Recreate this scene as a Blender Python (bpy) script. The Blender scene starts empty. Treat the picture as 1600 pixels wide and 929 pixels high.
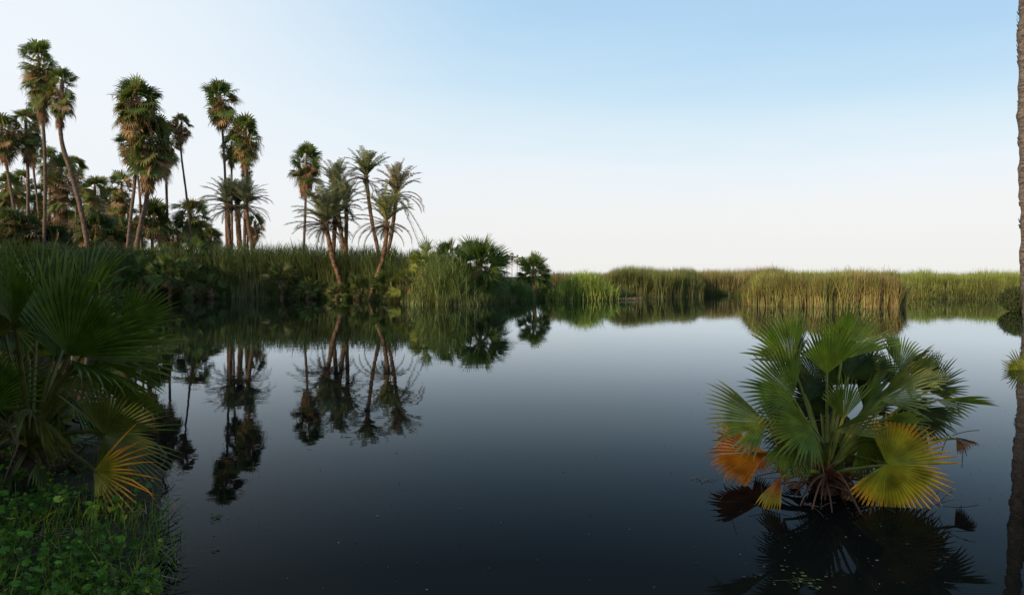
import bpy, math, numpy as np
from mathutils import Vector
rng = np.random.default_rng(7)
R_ = math.radians
sc = bpy.context.scene
COL = sc.collection
F = 1043.0; CAMZ = 1.6; PITCH = R_(1.78)
cp, sp = math.cos(PITCH), math.sin(PITCH)

# ---------------------------------------------------------------- geometry of the place
def W(px, py, D):
    """world point at distance D (metres along +y) seen in direction (px,py) of the 1600x929 photo"""
    a = (px-800)/F; b = (464.5-py)/F
    ry = cp + b*sp; rz = -sp + b*cp
    s = D/ry
    return np.array([a*s, D, CAMZ+rz*s])

def nrm(v):
    v = np.asarray(v, float); return v/(np.linalg.norm(v, axis=-1, keepdims=True)+1e-12)

POND = np.array([(3,1.0),(-.9,1.7),(-1.75,3.1),(-2.1,3.9),(-2.45,4.6),(-2.85,5.4),(-3.8,6.4),(-5.5,8),(-9,11),(-16,15),
 (-26,22),(-36,32),(-40,42),(-36,47.5),(-28,49),(-22,49.3),(-15,48.5),(-10.5,46.5),(-6.2,41),(-3.6,36.3),(-1.6,37.5),(0.2,43),
 (1.6,47),(3,46.2),(4,44.6),(6.2,44.5),(8,46.5),(9,51),(12,53),(16,56),(19,57),(21,51),(27,49.5),(34,48),(37,42),
 (31,38),(25.2,31.6),(26,27),(32,20),(40,8),(38,0),(20,0.2)], float)
def shore_sd(P):
    """signed distance: >0 on land, <0 on the pond"""
    P = np.asarray(P, float); d = np.full(len(P), 1e9); ins = np.zeros(len(P), bool)
    n = len(POND)
    for i in range(n):
        a, b = POND[i], POND[(i+1) % n]
        ab = b-a; ap = P-a
        t = np.clip((ap@ab)/(ab@ab), 0, 1)
        d = np.minimum(d, np.hypot(*(ap-t[:,None]*ab).T))
        c = ((a[1] > P[:,1]) != (b[1] > P[:,1]))
        with np.errstate(divide='ignore', invalid='ignore'):
            xi = (b[0]-a[0])*(P[:,1]-a[1])/(b[1]-a[1]+1e-12)+a[0]
        ins ^= c & (P[:,0] < xi)
    return np.where(ins, -d, d)
def ground_z(P):
    s = shore_sd(P)
    w = .05*np.sin(P[:,0]*1.7+P[:,1]*.9)+.04*np.sin(P[:,0]*.6-P[:,1]*1.3)
    return np.where(s > 0, np.minimum(.4, .015+.05*s)+w*np.clip(s*.4, 0, 1), -np.minimum(.9, .35*-s))

# ---------------------------------------------------------------- mesh accumulator
class Acc:
    def __init__(s): s.v=[]; s.f=[]; s.c=[]; s.n=0
    def add(s, v, f, c):
        v = np.asarray(v, np.float32).reshape(-1,3); f = np.asarray(f, np.int64).reshape(-1,3)
        c = np.asarray(c, np.float32)
        if c.ndim == 1: c = np.tile(c, (len(v),1))
        s.v.append(v); s.f.append(f+s.n); s.c.append(c.reshape(-1,3)); s.n += len(v)
    def build(s, name, mat, parent=None, origin=None, smooth=False):
        v = np.concatenate(s.v); f = np.concatenate(s.f); c = np.concatenate(s.c)
        if origin is not None: v = v-np.asarray(origin, np.float32)
        me = bpy.data.meshes.new(name)
        me.vertices.add(len(v)); me.vertices.foreach_set('co', v.astype(np.float32).ravel())
        me.loops.add(len(f)*3); me.loops.foreach_set('vertex_index', f.astype(np.int32).ravel())
        me.polygons.add(len(f)); me.polygons.foreach_set('loop_start', np.arange(0, len(f)*3, 3, dtype=np.int32))
        try: me.polygons.foreach_set('loop_total', np.full(len(f), 3, np.int32))
        except Exception: pass
        me.polygons.foreach_set('use_smooth', np.full(len(f), smooth, bool))
        me.update(calc_edges=True); me.validate()
        if len(me.vertices) == len(c):
            at = me.color_attributes.new('Col', 'FLOAT_COLOR', 'POINT')
            at.data.foreach_set('color', np.concatenate([c, np.ones((len(c),1), np.float32)], 1).ravel())
        me.materials.append(mat)
        o = bpy.data.objects.new(name, me); COL.objects.link(o)
        if parent is not None: o.parent = parent
        elif origin is not None: o.location = [float(q) for q in origin]
        return o

def tag(o, label=None, cat=None, group=None, kind=None):
    if label: o['label'] = label
    if cat: o['category'] = cat
    if group: o['group'] = group
    if kind: o['kind'] = kind
    return o
def empty(name, loc, label, cat, group=None):
    o = bpy.data.objects.new(name, None); COL.objects.link(o); o.location = [float(q) for q in loc]
    o.empty_display_size = .3
    return tag(o, label, cat, group)

# ---------------------------------------------------------------- materials
def nodes(m): return m.node_tree.nodes, m.node_tree.links
def plant_mat(name, trans=.25, rough=.5, nscale=6., lo=.65, hi=1.25, spec=.4, bump=0., tint=(1,1,1)):
    m = bpy.data.materials.new(name); m.use_nodes = True; N, L = nodes(m); N.clear()
    out = N.new('ShaderNodeOutputMaterial'); p = N.new('ShaderNodeBsdfPrincipled')
    at = N.new('ShaderNodeAttribute'); at.attribute_name = 'Col'
    geo = N.new('ShaderNodeNewGeometry')
    nz = N.new('ShaderNodeTexNoise'); nz.inputs['Scale'].default_value = nscale; nz.inputs['Detail'].default_value = 4
    L.new(geo.outputs['Position'], nz.inputs['Vector'])
    mr = N.new('ShaderNodeMapRange'); mr.inputs['From Min'].default_value = .3; mr.inputs['From Max'].default_value = .7
    mr.inputs['To Min'].default_value = lo; mr.inputs['To Max'].default_value = hi
    L.new(nz.outputs['Fac'], mr.inputs['Value'])
    mu = N.new('ShaderNodeVectorMath'); mu.operation = 'SCALE'
    L.new(at.outputs['Color'], mu.inputs[0]); L.new(mr.outputs['Result'], mu.inputs['Scale'])
    mt = N.new('ShaderNodeVectorMath'); mt.operation = 'MULTIPLY'; mt.inputs[1].default_value = tint
    L.new(mu.outputs['Vector'], mt.inputs[0])
    L.new(mt.outputs['Vector'], p.inputs['Base Color'])
    p.inputs['Roughness'].default_value = rough; p.inputs['Specular IOR Level'].default_value = spec
    if bump:
        b = N.new('ShaderNodeBump'); b.inputs['Strength'].default_value = bump; b.inputs['Distance'].default_value = .02
        L.new(nz.outputs['Fac'], b.inputs['Height']); L.new(b.outputs['Normal'], p.inputs['Normal'])
    if trans:
        t = N.new('ShaderNodeBsdfTranslucent')
        sc2 = N.new('ShaderNodeVectorMath'); sc2.operation = 'MULTIPLY'; sc2.inputs[1].default_value = (1.25, 1.35, .7)
        L.new(mt.outputs['Vector'], sc2.inputs[0]); L.new(sc2.outputs['Vector'], t.inputs['Color'])
        mx = N.new('ShaderNodeMixShader'); mx.inputs[0].default_value = trans
        L.new(p.outputs[0], mx.inputs[1]); L.new(t.outputs[0], mx.inputs[2]); L.new(mx.outputs[0], out.inputs[0])
    else: L.new(p.outputs[0], out.inputs[0])
    return m
M_LEAF = plant_mat('palm_leaf', .28, .5, 5, spec=.2)
M_NEAR = plant_mat('near_palm_leaf', .12, .38, 9, .6, 1.35, .28, tint=(2.35,1.95,1.0))
M_DEAD = plant_mat('dead_leaf', .12, .8, 4, .55, 1.4, .15)
M_REED = plant_mat('reed', .25, .55, 1.1, .6, 1.35, .25)
M_HERB = plant_mat('pennywort', .22, .55, 14, .45, 1.4, .15, tint=(1.75,1.65,.85))
def bark_mat(name, a, b, ring=18., near=False):
    m = bpy.data.materials.new(name); m.use_nodes = True; N, L = nodes(m)
    p = N['Principled BSDF']; p.inputs['Roughness'].default_value = .9; p.inputs['Specular IOR Level'].default_value = .15
    g = N.new('ShaderNodeNewGeometry'); mp = N.new('ShaderNodeMapping')
    mp.inputs['Scale'].default_value = (3, 3, ring*.35); L.new(g.outputs['Position'], mp.inputs['Vector'])
    nz = N.new('ShaderNodeTexNoise'); nz.inputs['Scale'].default_value = 1.6; nz.inputs['Detail'].default_value = 6
    L.new(mp.outputs[0], nz.inputs['Vector'])
    cr = N.new('ShaderNodeValToRGB'); cr.color_ramp.elements[0].position = .35; cr.color_ramp.elements[1].position = .68
    cr.color_ramp.elements[0].color = (*a, 1); cr.color_ramp.elements[1].color = (*b, 1)
    L.new(nz.outputs['Fac'], cr.inputs[0]); L.new(cr.outputs[0], p.inputs['Base Color'])
    bm = N.new('ShaderNodeBump'); bm.inputs['Strength'].default_value = .8; bm.inputs['Distance'].default_value = .04
    L.new(nz.outputs['Fac'], bm.inputs['Height']); L.new(bm.outputs['Normal'], p.inputs['Normal'])
    return m
M_BARK = bark_mat('palm_bark', (.085,.058,.042), (.22,.15,.11))
M_SHADEBARK = bark_mat('shade_toned_grey_bark', (.055,.045,.04), (.19,.16,.14), 30.)  # grey brown bark, darkened in colour to stand in for missing shade
M_BOOT = bark_mat('palm_boots', (.07,.04,.025), (.26,.15,.085), 8)

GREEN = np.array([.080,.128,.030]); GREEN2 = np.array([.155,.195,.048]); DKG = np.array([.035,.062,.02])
TAN = np.array([.44,.28,.135]); BRN = np.array([.20,.115,.065]); DBR = np.array([.10,.06,.04])
STRAW = np.array([.40,.30,.16]); OLIVE = np.array([.13,.125,.045]); YEL = np.array([.42,.30,.05]); ORG = np.array([.42,.15,.03])

# ---------------------------------------------------------------- builders
def tube(acc, pts, rad, col, k=8, rough=0., cap=True):
    pts = np.asarray(pts, float); n = len(pts); rad = np.broadcast_to(np.asarray(rad, float), (n,))
    T = nrm(np.gradient(pts, axis=0))
    ref = np.array([0,1.,0]) if abs(T[0][1]) < .9 else np.array([1.,0,0])
    A = nrm(np.cross(T, ref)); B = np.cross(T, A)
    an = np.linspace(0, 2*np.pi, k, endpoint=False)
    rr = rad[:,None]*(1+rough*rng.uniform(-1,1,(n,k)))
    v = pts[:,None]+rr[...,None]*(np.cos(an)[None,:,None]*A[:,None]+np.sin(an)[None,:,None]*B[:,None])
    i = np.arange(n-1)[:,None]*k; j = np.arange(k)[None]; j2 = (j+1) % k
    a, b, c, d = i+j, i+j2, i+k+j2, i+k+j
    f = np.stack([np.stack([a,b,c],-1), np.stack([a,c,d],-1)], 2).reshape(-1,3)
    v = v.reshape(-1,3)
    if cap:
        v = np.vstack([v, pts[-1:]]); e = (n-1)*k
        f = np.vstack([f, [[e+q, e+(q+1) % k, n*k] for q in range(k)]])
    c_ = np.asarray(col, float)
    if c_.ndim == 2: c_ = np.vstack([np.repeat(c_, k, 0), c_[-1:]]) if cap else np.repeat(c_, k, 0)
    acc.add(v, f, c_)

def bez(p0, p1, p2, n=8):
    t = np.linspace(0,1,n)[:,None]; return (1-t)**2*p0+2*t*(1-t)*p1+t*t*p2
def smooth_path(P, n=26):
    P = np.asarray(P, float)
    if len(P) == 2: P = np.vstack([P[0], (P[0]+P[1])/2, P[1]])
    s = np.concatenate([[0], np.cumsum(np.linalg.norm(np.diff(P, axis=0), axis=1))]); s /= s[-1]
    Q = np.vstack([2*P[0]-P[1], P, 2*P[-1]-P[-2]])
    out = []
    for t in np.linspace(0, 1, n):
        i = min(np.searchsorted(s, t, 'right')-1, len(P)-2); u = (t-s[i])/(s[i+1]-s[i]+1e-9)
        a, b, c, d = Q[i], Q[i+1], Q[i+2], Q[i+3]
        out.append(.5*((2*b)+(c-a)*u+(2*a-5*b+4*c-d)*u*u+(3*b-a-3*c+d)*u**3))
    return np.array(out)

def ramp(g, t):
    xs = [q[0] for q in g]; C = np.array([q[1] for q in g])
    return np.stack([np.interp(t, xs, C[:,i]) for i in range(3)], -1)

def fan(acc, hub, axis, normal, R, spread, nseg=16, split=.5, droop=.3, hang=.5, fold=.25, grad=None, detail=0, jit=.08, pleat=.5, gap=.0, side=.25):
    """one costapalmate leaf blade: nseg pleated segments joined up to `split`, free and tapering beyond it"""
    a = nrm(axis); n = nrm(normal-np.dot(normal, a)*a); s = np.cross(n, a)
    ph = (np.arange(nseg)+.5)/nseg*spread-spread/2
    ph = ph+rng.normal(0, jit*.35*spread/nseg, nseg)
    dl = spread/nseg/2*(1-gap)
    L = R*((1-side)+side*np.cos(ph))*(1+rng.normal(0, jit*.6, nseg))
    rad = np.cos(ph)[:,None]*a+np.sin(ph)[:,None]*s*math.cos(fold)+np.abs(np.sin(ph))[:,None]*n*math.sin(fold)
    tan = nrm(np.cross(np.cross(rad, -np.sin(ph)[:,None]*a+np.cos(ph)[:,None]*s), rad))
    nn = nrm(np.cross(rad, tan)); nn *= np.sign(nn@n+1e-9)[:,None]
    ts = np.array([.02,.25*split/.5,split,split+(1-split)*.35,split+(1-split)*.7,1.]) if detail else np.array([.02,split,split+(1-split)*.55,1.])
    sj = rng.uniform(.85, 1.12, nseg)
    down = np.array([0,0,-1.])
    hg = hang*rng.uniform(.5, 1.4, nseg)
    if detail: L = L*np.where(rng.random(nseg) < .07, rng.uniform(.62,.85,nseg), 1); hg = hg+np.where(rng.random(nseg) < .09, rng.uniform(.3,.9,nseg), 0)
    P = [np.tile(hub, (nseg,1))+rad*(L*ts[0])[:,None]]
    for k in range(1, len(ts)):
        tm = (ts[k]+ts[k-1])/2
        b = np.clip(droop*tm*tm + hg*np.clip((tm-split)/(1-split), 0, 1)**1.1, 0, .95)
        d = nrm(rad*(1-b)[:,None]+down*b[:,None])
        P.append(P[-1]+d*(L*(ts[k]-ts[k-1]))[:,None])
    ws = []
    for t in ts:
        w = t*R*math.tan(min(dl, .5))*1.02
        if t > split: w = split*R*math.tan(min(dl, .5))*max(0, 1-((t-split)/(1-split)))**.75
        ws.append(w)
    V=[]; C=[]; K = len(ts)
    g = grad or [(0,GREEN),(1,GREEN)]
    cj = (1+rng.normal(0, .07, (nseg,1)))
    per = 3 if detail else 2
    for k in range(K-1):
        c = ramp(g, np.full(nseg, ts[k]))*cj
        w = ws[k]
        V.append(P[k]-tan*w); C.append(c)
        if detail: V.append(P[k]+nn*(w*pleat)); C.append(c*1.0)
        V.append(P[k]+tan*w); C.append(c)
    V.append(P[-1]); C.append(ramp(g, np.ones(nseg))*cj)
    V = np.stack(V, 1); C = np.stack(C, 1); m = V.shape[1]
    f = []
    for k in range(K-2):
        i = k*per; j = i+per
        for q in range(per-1): f += [(i+q,i+q+1,j+q+1),(i+q,j+q+1,j+q)]
    i = (K-2)*per
    for q in range(per-1): f += [(i+q,i+q+1,m-1)]
    f = np.array(f); Fc = (f[None]+np.arange(nseg)[:,None,None]*m).reshape(-1,3)
    acc.add(V.reshape(-1,3), Fc, C.reshape(-1,3))

def threads(acc, P, n, ln, col, w=.012):
    """thin dry fibres that hang from a leaf edge"""
    d = rng.normal(0, .12, (n,3)); d[:,2] = -1; L = ln*rng.uniform(.4, 1.3, n)
    B = P[rng.integers(0, len(P), n)]
    s = nrm(rng.normal(0,1,(n,3))*[1,1,0])*w
    V = np.stack([B-s, B+s, B+d*L[:,None]], 1)
    acc.add(V.reshape(-1,3), np.arange(n*3).reshape(-1,3), np.tile(col, (n*3,1))*rng.uniform(.7,1.2,(n*3,1)))

def fan_crown(gr, dd, heart, down, w, colh, nleaf=46, nskirt=60, dead=.25, up=86, low=-50, sun=1., R=None, nseg=14, bottom=.0, lowdet=0, hang=.62, cg=(GREEN,GREEN2)):
    """crown of a fan palm: gr receives green leaves, dd receives the dead ones that hang as a skirt"""
    R0 = w/2; edge = []; gh = min(colh*.55, R0*2.3)
    for i in range(nleaf):
        u = (i+.5)/nleaf
        el = R_(up+(low-up)*u**.7+rng.normal(0,9)); az = i*2.39996+rng.normal(0,.35)
        at = heart+down*(gh*max(0,u-.1)**1.1)
        d = np.array([math.cos(az)*math.cos(el), math.sin(az)*math.cos(el), math.sin(el)])
        L = R0*(.52 if u > .12 else .36)*rng.uniform(.4,1.2)
        hub = at+d*L; hub[2] -= .1*L
        br = R0*rng.uniform(.55,.78)
        ax = nrm(d+np.array([0,0,-.30*(1 if u > .1 else 0)]))
        out = np.array([math.cos(az),math.sin(az),0])
        nm = nrm(np.array([0,0,.55])+out*.75+.35*rng.normal(0,1,3))
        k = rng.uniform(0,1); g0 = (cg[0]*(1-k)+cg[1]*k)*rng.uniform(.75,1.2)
        tip = g0*.75+OLIVE*.4 if rng.random() < .78 else TAN*.7
        isdead = rng.random() < dead*u*1.35
        if isdead: g0 = TAN*rng.uniform(.6,1.05); tip = g0*.9
        fan(gr if not isdead else dd, hub, ax, nm, br, R_(rng.uniform(130,210)), nseg, rng.uniform(.42,.6), rng.uniform(.05,.25), hang*rng.uniform(.5,1.4), rng.uniform(0,.35), [(0,g0*.9),(.6,g0),(1,tip)], lowdet, .1, gap=.04)
        pc = g0*.4+np.array([.26,.17,.07])*.8
        q = bez(at, (at+hub)/2+[0,0,.06*L], hub, 3)
        tube(gr if not isdead else dd, q, [.035*R0/1.7,.025*R0/1.7,.018*R0/1.7], pc, 3, cap=False)
        edge.append(hub+ax*br*.7)
    edge = np.array(edge)
    threads(dd, edge, int(nleaf*3), R0*.45, TAN*.9, .011*R0/1.7)
    for i in range(int(nskirt*1.25)):
        u = (i+.5)/(nskirt*1.25); az = i*2.39996+rng.normal(0,.3)
        at = heart+down*(colh*(.12+.66*u))
        rr = R0*(.40-.22*u)*rng.uniform(.6,1.2)
        hz = np.array([math.cos(az), math.sin(az), 0])
        hub = at+hz*rr+np.array([0,0,-.12*R0])
        ax = nrm(hz*rng.uniform(.02,.40)*(1-.6*u)+down*1.)
        br = R0*rng.uniform(.42,.66)
        k = rng.random()**(1.6-u); c = (TAN*(1-k)+BRN*k)*rng.uniform(.55,1.2)
        fan(dd, hub, ax, hz, br, R_(rng.uniform(45,95)), 8, .4, .1, .3, rng.uniform(-.7,-.1), [(0,c*.8),(.5,c),(1,c*1.05)], 0, .25, gap=.15)
        tube(dd, [at, hub], [.03*R0/1.7,.02*R0/1.7], c, 3, cap=False)
    for i in range(int(nleaf*.5)):      # dry orange flower stalks and leaf bases in the heart
        az = rng.uniform(0,6.28); h = np.array([math.cos(az),math.sin(az),0]); a0 = heart+down*rng.uniform(0,gh)
        e = a0+h*R0*rng.uniform(.3,.75)+[0,0,-R0*rng.uniform(.1,.6)]
        q = bez(a0, (a0+e)/2+[0,0,.3*R0], e, 5); tube(dd, q, np.linspace(.03,.012,5)*R0/1.7, np.array([.46,.27,.11])*rng.uniform(.6,1.1), 3, cap=False)
        threads(dd, q[2:], 6, R0*.35, np.array([.44,.27,.12]), .012*R0/1.7)

def trunk_mesh(path, r0, r1, k=10, rough=.08, boots=0, flare=.5):
    ac = Acc(); n = len(path); t = np.linspace(0,1,n)
    r = r0+(r1-r0)*t; r = r*(1+flare*np.exp(-t*16))
    rip = 1+.05*np.sin(np.arange(n)*2.1)
    tube(ac, path, r*rip, [.2,.13,.09], k, rough)
    if boots:
        for i in range(boots):
            u = rng.uniform(.1, .98); q = u*(n-1); j = int(q); p = path[j]+(path[min(j+1,n-1)]-path[j])*(q-j)
            az = rng.uniform(0,2*np.pi); h = np.array([math.cos(az), math.sin(az), 0]); rr = np.interp(u, t, r)
            s = np.cross(h, [0,0,1.]); L = rr*rng.uniform(.5,1.1); w = rr*.42
            V = [p+h*rr*.85-s*w, p+h*rr*.85+s*w, p+h*(rr+L*.35)+np.array([0,0,L])-s*w*.4, p+h*(rr+L*.35)+np.array([0,0,L])+s*w*.4]
            ac.add(V, [(0,1,3),(0,3,2)], [.2,.13,.09])
    return ac

def fan_palm(label, cx, top, w, skirt, path, D, r=.2, group=None, gz=.35, nleaf=46, nskirt=60, boots=0, **kw):
    """cx, top, w, skirt: crown centre, leaf tips, width and lower end of the dead leaves; path: trunk axis down to the ground"""
    m = D/F; wm = w*m*1.05
    heart = W(cx, top+w*.42, D); pts = [W(px, py, D) for px, py in path]
    base = pts[-1].copy(); base[2] = gz
    if len(pts) >= 2:
        q = pts[-2]; dz = pts[-1][2]-q[2]
        if abs(dz) > .01:
            sl = (pts[-1]-q)/dz; base = pts[-1]+sl*(gz-pts[-1][2])*.6; base[2] = gz-.15
    yo = rng.uniform(-1,1)*.5
    P = [base+[0,yo,0]]+[p+[0,yo*.5,0] for p in pts[::-1]]
    P = [p for i, p in enumerate(P) if i == 0 or p[2] > P[0][2]+.5]+[heart]
    path_ = smooth_path(P, 34)
    root = empty('fan_palm', path_[0], label, 'palm tree', group)
    trunk_mesh(path_, r*.8, r*.6, boots=boots).build('trunk', M_BARK, root, path_[0], True)
    colh = max(.3, (skirt-(top+w*.42))*m); dn = nrm(path_[-4]-path_[-1])
    g, d = Acc(), Acc()
    fan_crown(g, d, heart, dn, wm, colh, nleaf, nskirt, **kw)
    g.build('crown', M_LEAF, root, path_[0])
    d.build('dead_leaf_skirt', M_DEAD, root, path_[0])
    return root

def frond(acc, base, az, el, L, bend, col, nl=34, ll=.42, w=.028, up=.5, twist=0):
    h = np.array([math.cos(az), math.sin(az), 0]); n = nl+4
    t = np.linspace(0,1,n); e = el-bend*t**1.3
    d = np.cos(e)[:,None]*h+np.sin(e)[:,None]*np.array([0,0,1.])
    P = base+np.vstack([[0,0,0], np.cumsum((d[1:]+d[:-1])/2*(L/(n-1)), 0)])
    tube(acc, P[::4], np.linspace(.03,.008,len(P[::4])), col*1.2+.02, 3, cap=False)
    side = np.cross(h, [0,0,1.]); nn = np.cross(side, d); nn = nrm(nn)*np.sign(nn[:,2:3]+1e-6)
    i = np.arange(4, n); tt = t[i]
    prof = ll*np.interp(tt, [0,.3,.8,1], [.45,1,.95,.6])*rng.uniform(.8,1.1,len(tt))
    for s in (-1,1):
        dr = nrm(side*s*1.0+d[i]*rng.uniform(.25,.7,(len(i),1))+nn[i]*up+rng.normal(0,.12,(len(i),3))+np.array([0,0,-.25]))
        b = P[i]; ww = d[i]*w
        V = np.stack([b-ww, b+ww, b+dr*(prof*.55)[:,None]+ww*.8, b+dr*prof[:,None]+np.array([0,0,-.12])*prof[:,None]], 1)
        f = (np.array([(0,1,2),(0,2,3)])[None]+np.arange(len(i))[:,None,None]*4).reshape(-1,3)
        c = np.repeat(col[None]*rng.uniform(.75,1.25,(len(i),1)), 4, 0)
        acc.add(V.reshape(-1,3), f, c)

def date_palm(label, hub, top, w, path, D, fr=(), nup=26, nlow=14, r=.17, group=None, gz=.3, spreadup=50, lowdead=.5, c=None, boots=60):
    m = D/F; hb = W(hub[0], hub[1], D); up = (hub[1]-top)*m
    pts = [W(px, py, D) for px, py in path]; base = pts[-1].copy()
    if path[-1][1] < 440:
        q = pts[-2] if len(pts) > 1 else hb; sl = (pts[-1]-q)/(pts[-1][2]-q[2]); base = pts[-1]+sl*(gz-pts[-1][2])*.7
    base[2] = min(gz, base[2]) if path[-1][1] >= 440 else gz-.15
    if path[-1][1] >= 440: base[2] -= .25; P = [base]+[p for p in pts[:-1]][::-1]+[hb]
    else: P = [base]+pts[::-1]+[hb]
    path_ = smooth_path(P, 30)
    root = empty('date_palm', path_[0], label, 'palm tree', group)
    trunk_mesh(path_, r, r*1.05, boots=boots, rough=.1, flare=.3).build('trunk', M_BOOT, root, path_[0], True)
    g, d = Acc(), Acc(); c = np.array([.10,.105,.055]) if c is None else np.array(c)
    nup = int(nup*.9)
    for i in range(nup):
        az = i*2.39996+rng.normal(0,.3); el = R_(89-spreadup*((i+.5)/nup)**1.2+rng.normal(0,6))
        frond(g, hb+[0,0,-.1*(i/nup)], az, el, up*rng.uniform(.9,1.12), R_(rng.uniform(15,60)+35*i/nup), c*rng.uniform(1.2,2.2), nl=62, ll=.165*max(up,1.9), w=.011)
    Lw = w/2*m
    for i in range(nlow):
        az = i*2.39996+1+rng.normal(0,.35); el = R_(rng.uniform(-25,30))
        dead = rng.random() < lowdead
        frond(d if dead else g, hb+[0,0,-.25-.3*rng.random()], az, el, Lw*rng.uniform(.85,1.35), R_(rng.uniform(35,95)), (np.array([.17,.13,.095]) if dead else c*.9)*rng.uniform(.7,1.2), nl=46, ll=.32, w=.016)
    for (tx, ty, el, bd) in fr:       # the long fronds whose tips the photo shows clearly
        tp = W(tx, ty, D); v = tp-hb; az = 0. if v[0] > 0 else math.pi
        L = np.linalg.norm(v)*1.12
        frond(d, hb+[0,0,-.15], az+rng.normal(0,.15), R_(el), L, R_(bd), np.array([.17,.14,.09]), nl=54, ll=.40, w=.018)
    for i in range(26):                  # old dry bases round the heart
        az = rng.uniform(0,2*np.pi); h = np.array([math.cos(az), math.sin(az), .0])
        p = hb+[0,0,-rng.uniform(.1,.8)]; tube(d, [p, p+h*.28+[0,0,.3]], [.05,.02], BRN, 3)
    g.build('crown', M_LEAF, root, path_[0]); d.build('dry_fronds', M_DEAD, root, path_[0])
    return root

def blades(acc, B, H, w, lean, bend, c0, c1, seg=(0,.4,.75,1.), wp=.6):
    """n tapering curved blades"""
    n = len(B); az = rng.uniform(0,2*np.pi,n); ld = np.stack([np.cos(az), np.sin(az), 0*az], 1)
    ca = 2.5*np.sin(B[:,0]*1.9+np.sin(B[:,1]*2.3)*1.5)+1.7*np.sin(B[:,0]*.55+1); kk = rng.random(n) < .5
    az = np.where(kk, ca+rng.normal(0,.4,n), az); ld = np.stack([np.cos(az), np.sin(az), 0*az], 1)
    sa = az+np.pi/2+rng.normal(0,.5,n); sd = np.stack([np.cos(sa), np.sin(sa), 0*sa], 1)
    le = (lean*rng.uniform(0,1,n))[:,None]; bd = np.broadcast_to(bend, (n,))*rng.uniform(0,1,n)**1.5
    V=[]; C=[]
    for t in seg:
        hz = (le*t+bd[:,None]*t*t)
        p = B+ld*H[:,None]*hz; p[:,2] += H*(t-.55*bd*t**3)
        ww = (w*max(0, 1-t)**wp)
        ww = ww[:,None] if np.ndim(ww) else ww
        c = c0+(c1-c0)*t
        if t < 1: V += [p-sd*ww, p+sd*ww]; C += [c, c]
        else: V.append(p); C.append(c)
    V = np.stack(V,1); C = np.stack(C,1); m = V.shape[1]; K = len(seg); f=[]
    for k in range(K-2): i = 2*k; f += [(i,i+1,i+3),(i,i+3,i+2)]
    i = 2*(K-2); f.append((i,i+1,m-1))
    f = (np.array(f)[None]+np.arange(n)[:,None,None]*m).reshape(-1,3)
    acc.add(V.reshape(-1,3), f, C.reshape(-1,3))

def mixcol(cols, wts, n, x=None):
    cols = np.array(cols); wts = np.array(wts, float); wts /= wts.sum()
    return cols[rng.choice(len(cols), n, p=wts)]*rng.uniform(.7,1.3,(n,1))
def wob(x, s=1.): return .5*np.sin(x*1.3*s+.7)+.3*np.sin(x*3.1*s+2)+.2*np.sin(x*6.7*s+4)

def reedbed(acc, px, D0, thick, n, h, cols, wts, w=.022, hj=.12, wobble=.12, lean=.10, bend=.35, dry=.35, ridge=0., front=1.6):
    """reeds between photo columns px[0]..px[1]; D0: distance of the water's edge at given columns"""
    x_ = rng.uniform(px[0], px[1], n)
    D = np.interp(x_, [q[0] for q in D0], [q[1] for q in D0])+rng.uniform(0,1,n)**front*thick
    X = (x_-800)/F*D
    B = np.stack([X, D, np.maximum(ground_z(np.stack([X,D],1)), -.3)], 1)
    hh = np.interp(x_, [q[0] for q in h], [q[1] for q in h])
    H = hh*(1+wobble*wob(X+D*.8)+.5*wobble*wob(X*3+D*1.7))*(1-np.abs(rng.normal(0,hj,n)))*(1+ridge*(D-D.min())/max(thick,.1))
    H = H*np.interp(np.minimum(x_-px[0], px[1]-x_), [0,5,16], [.62,.85,1])
    patch = (wob(X*.5+10)+wob(D*.7+X*.2))*.5
    c1 = mixcol(cols, wts, n)*(1+.25*patch)[:,None]
    c0 = c1*(1-dry)+STRAW*dry*rng.uniform(.3,1,(n,1))
    blades(acc, B, H, w*rng.uniform(.6,1.4,n), lean, bend, c0, c1)

def leafy(acc, px, D0, thick, n, h, cols, wts, w=.02, ln=.7):
    """arching leaves that spring from the stems at all heights"""
    x_ = rng.uniform(px[0], px[1], n)
    D = np.interp(x_, [q[0] for q in D0], [q[1] for q in D0])+rng.uniform(0,1,n)**1.5*thick
    X = (x_-800)/F*D; hh = np.interp(x_, [q[0] for q in h], [q[1] for q in h])*(1+.1*wob(X+D*.8))
    B = np.stack([X, D, .1+hh*rng.uniform(.15,.93,n)], 1)
    c = mixcol(cols, wts, n)
    blades(acc, B, ln*rng.uniform(.6,1.3,n), w*rng.uniform(.6,1.4,n), .6, 1.1, c, c*1.1)
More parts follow.
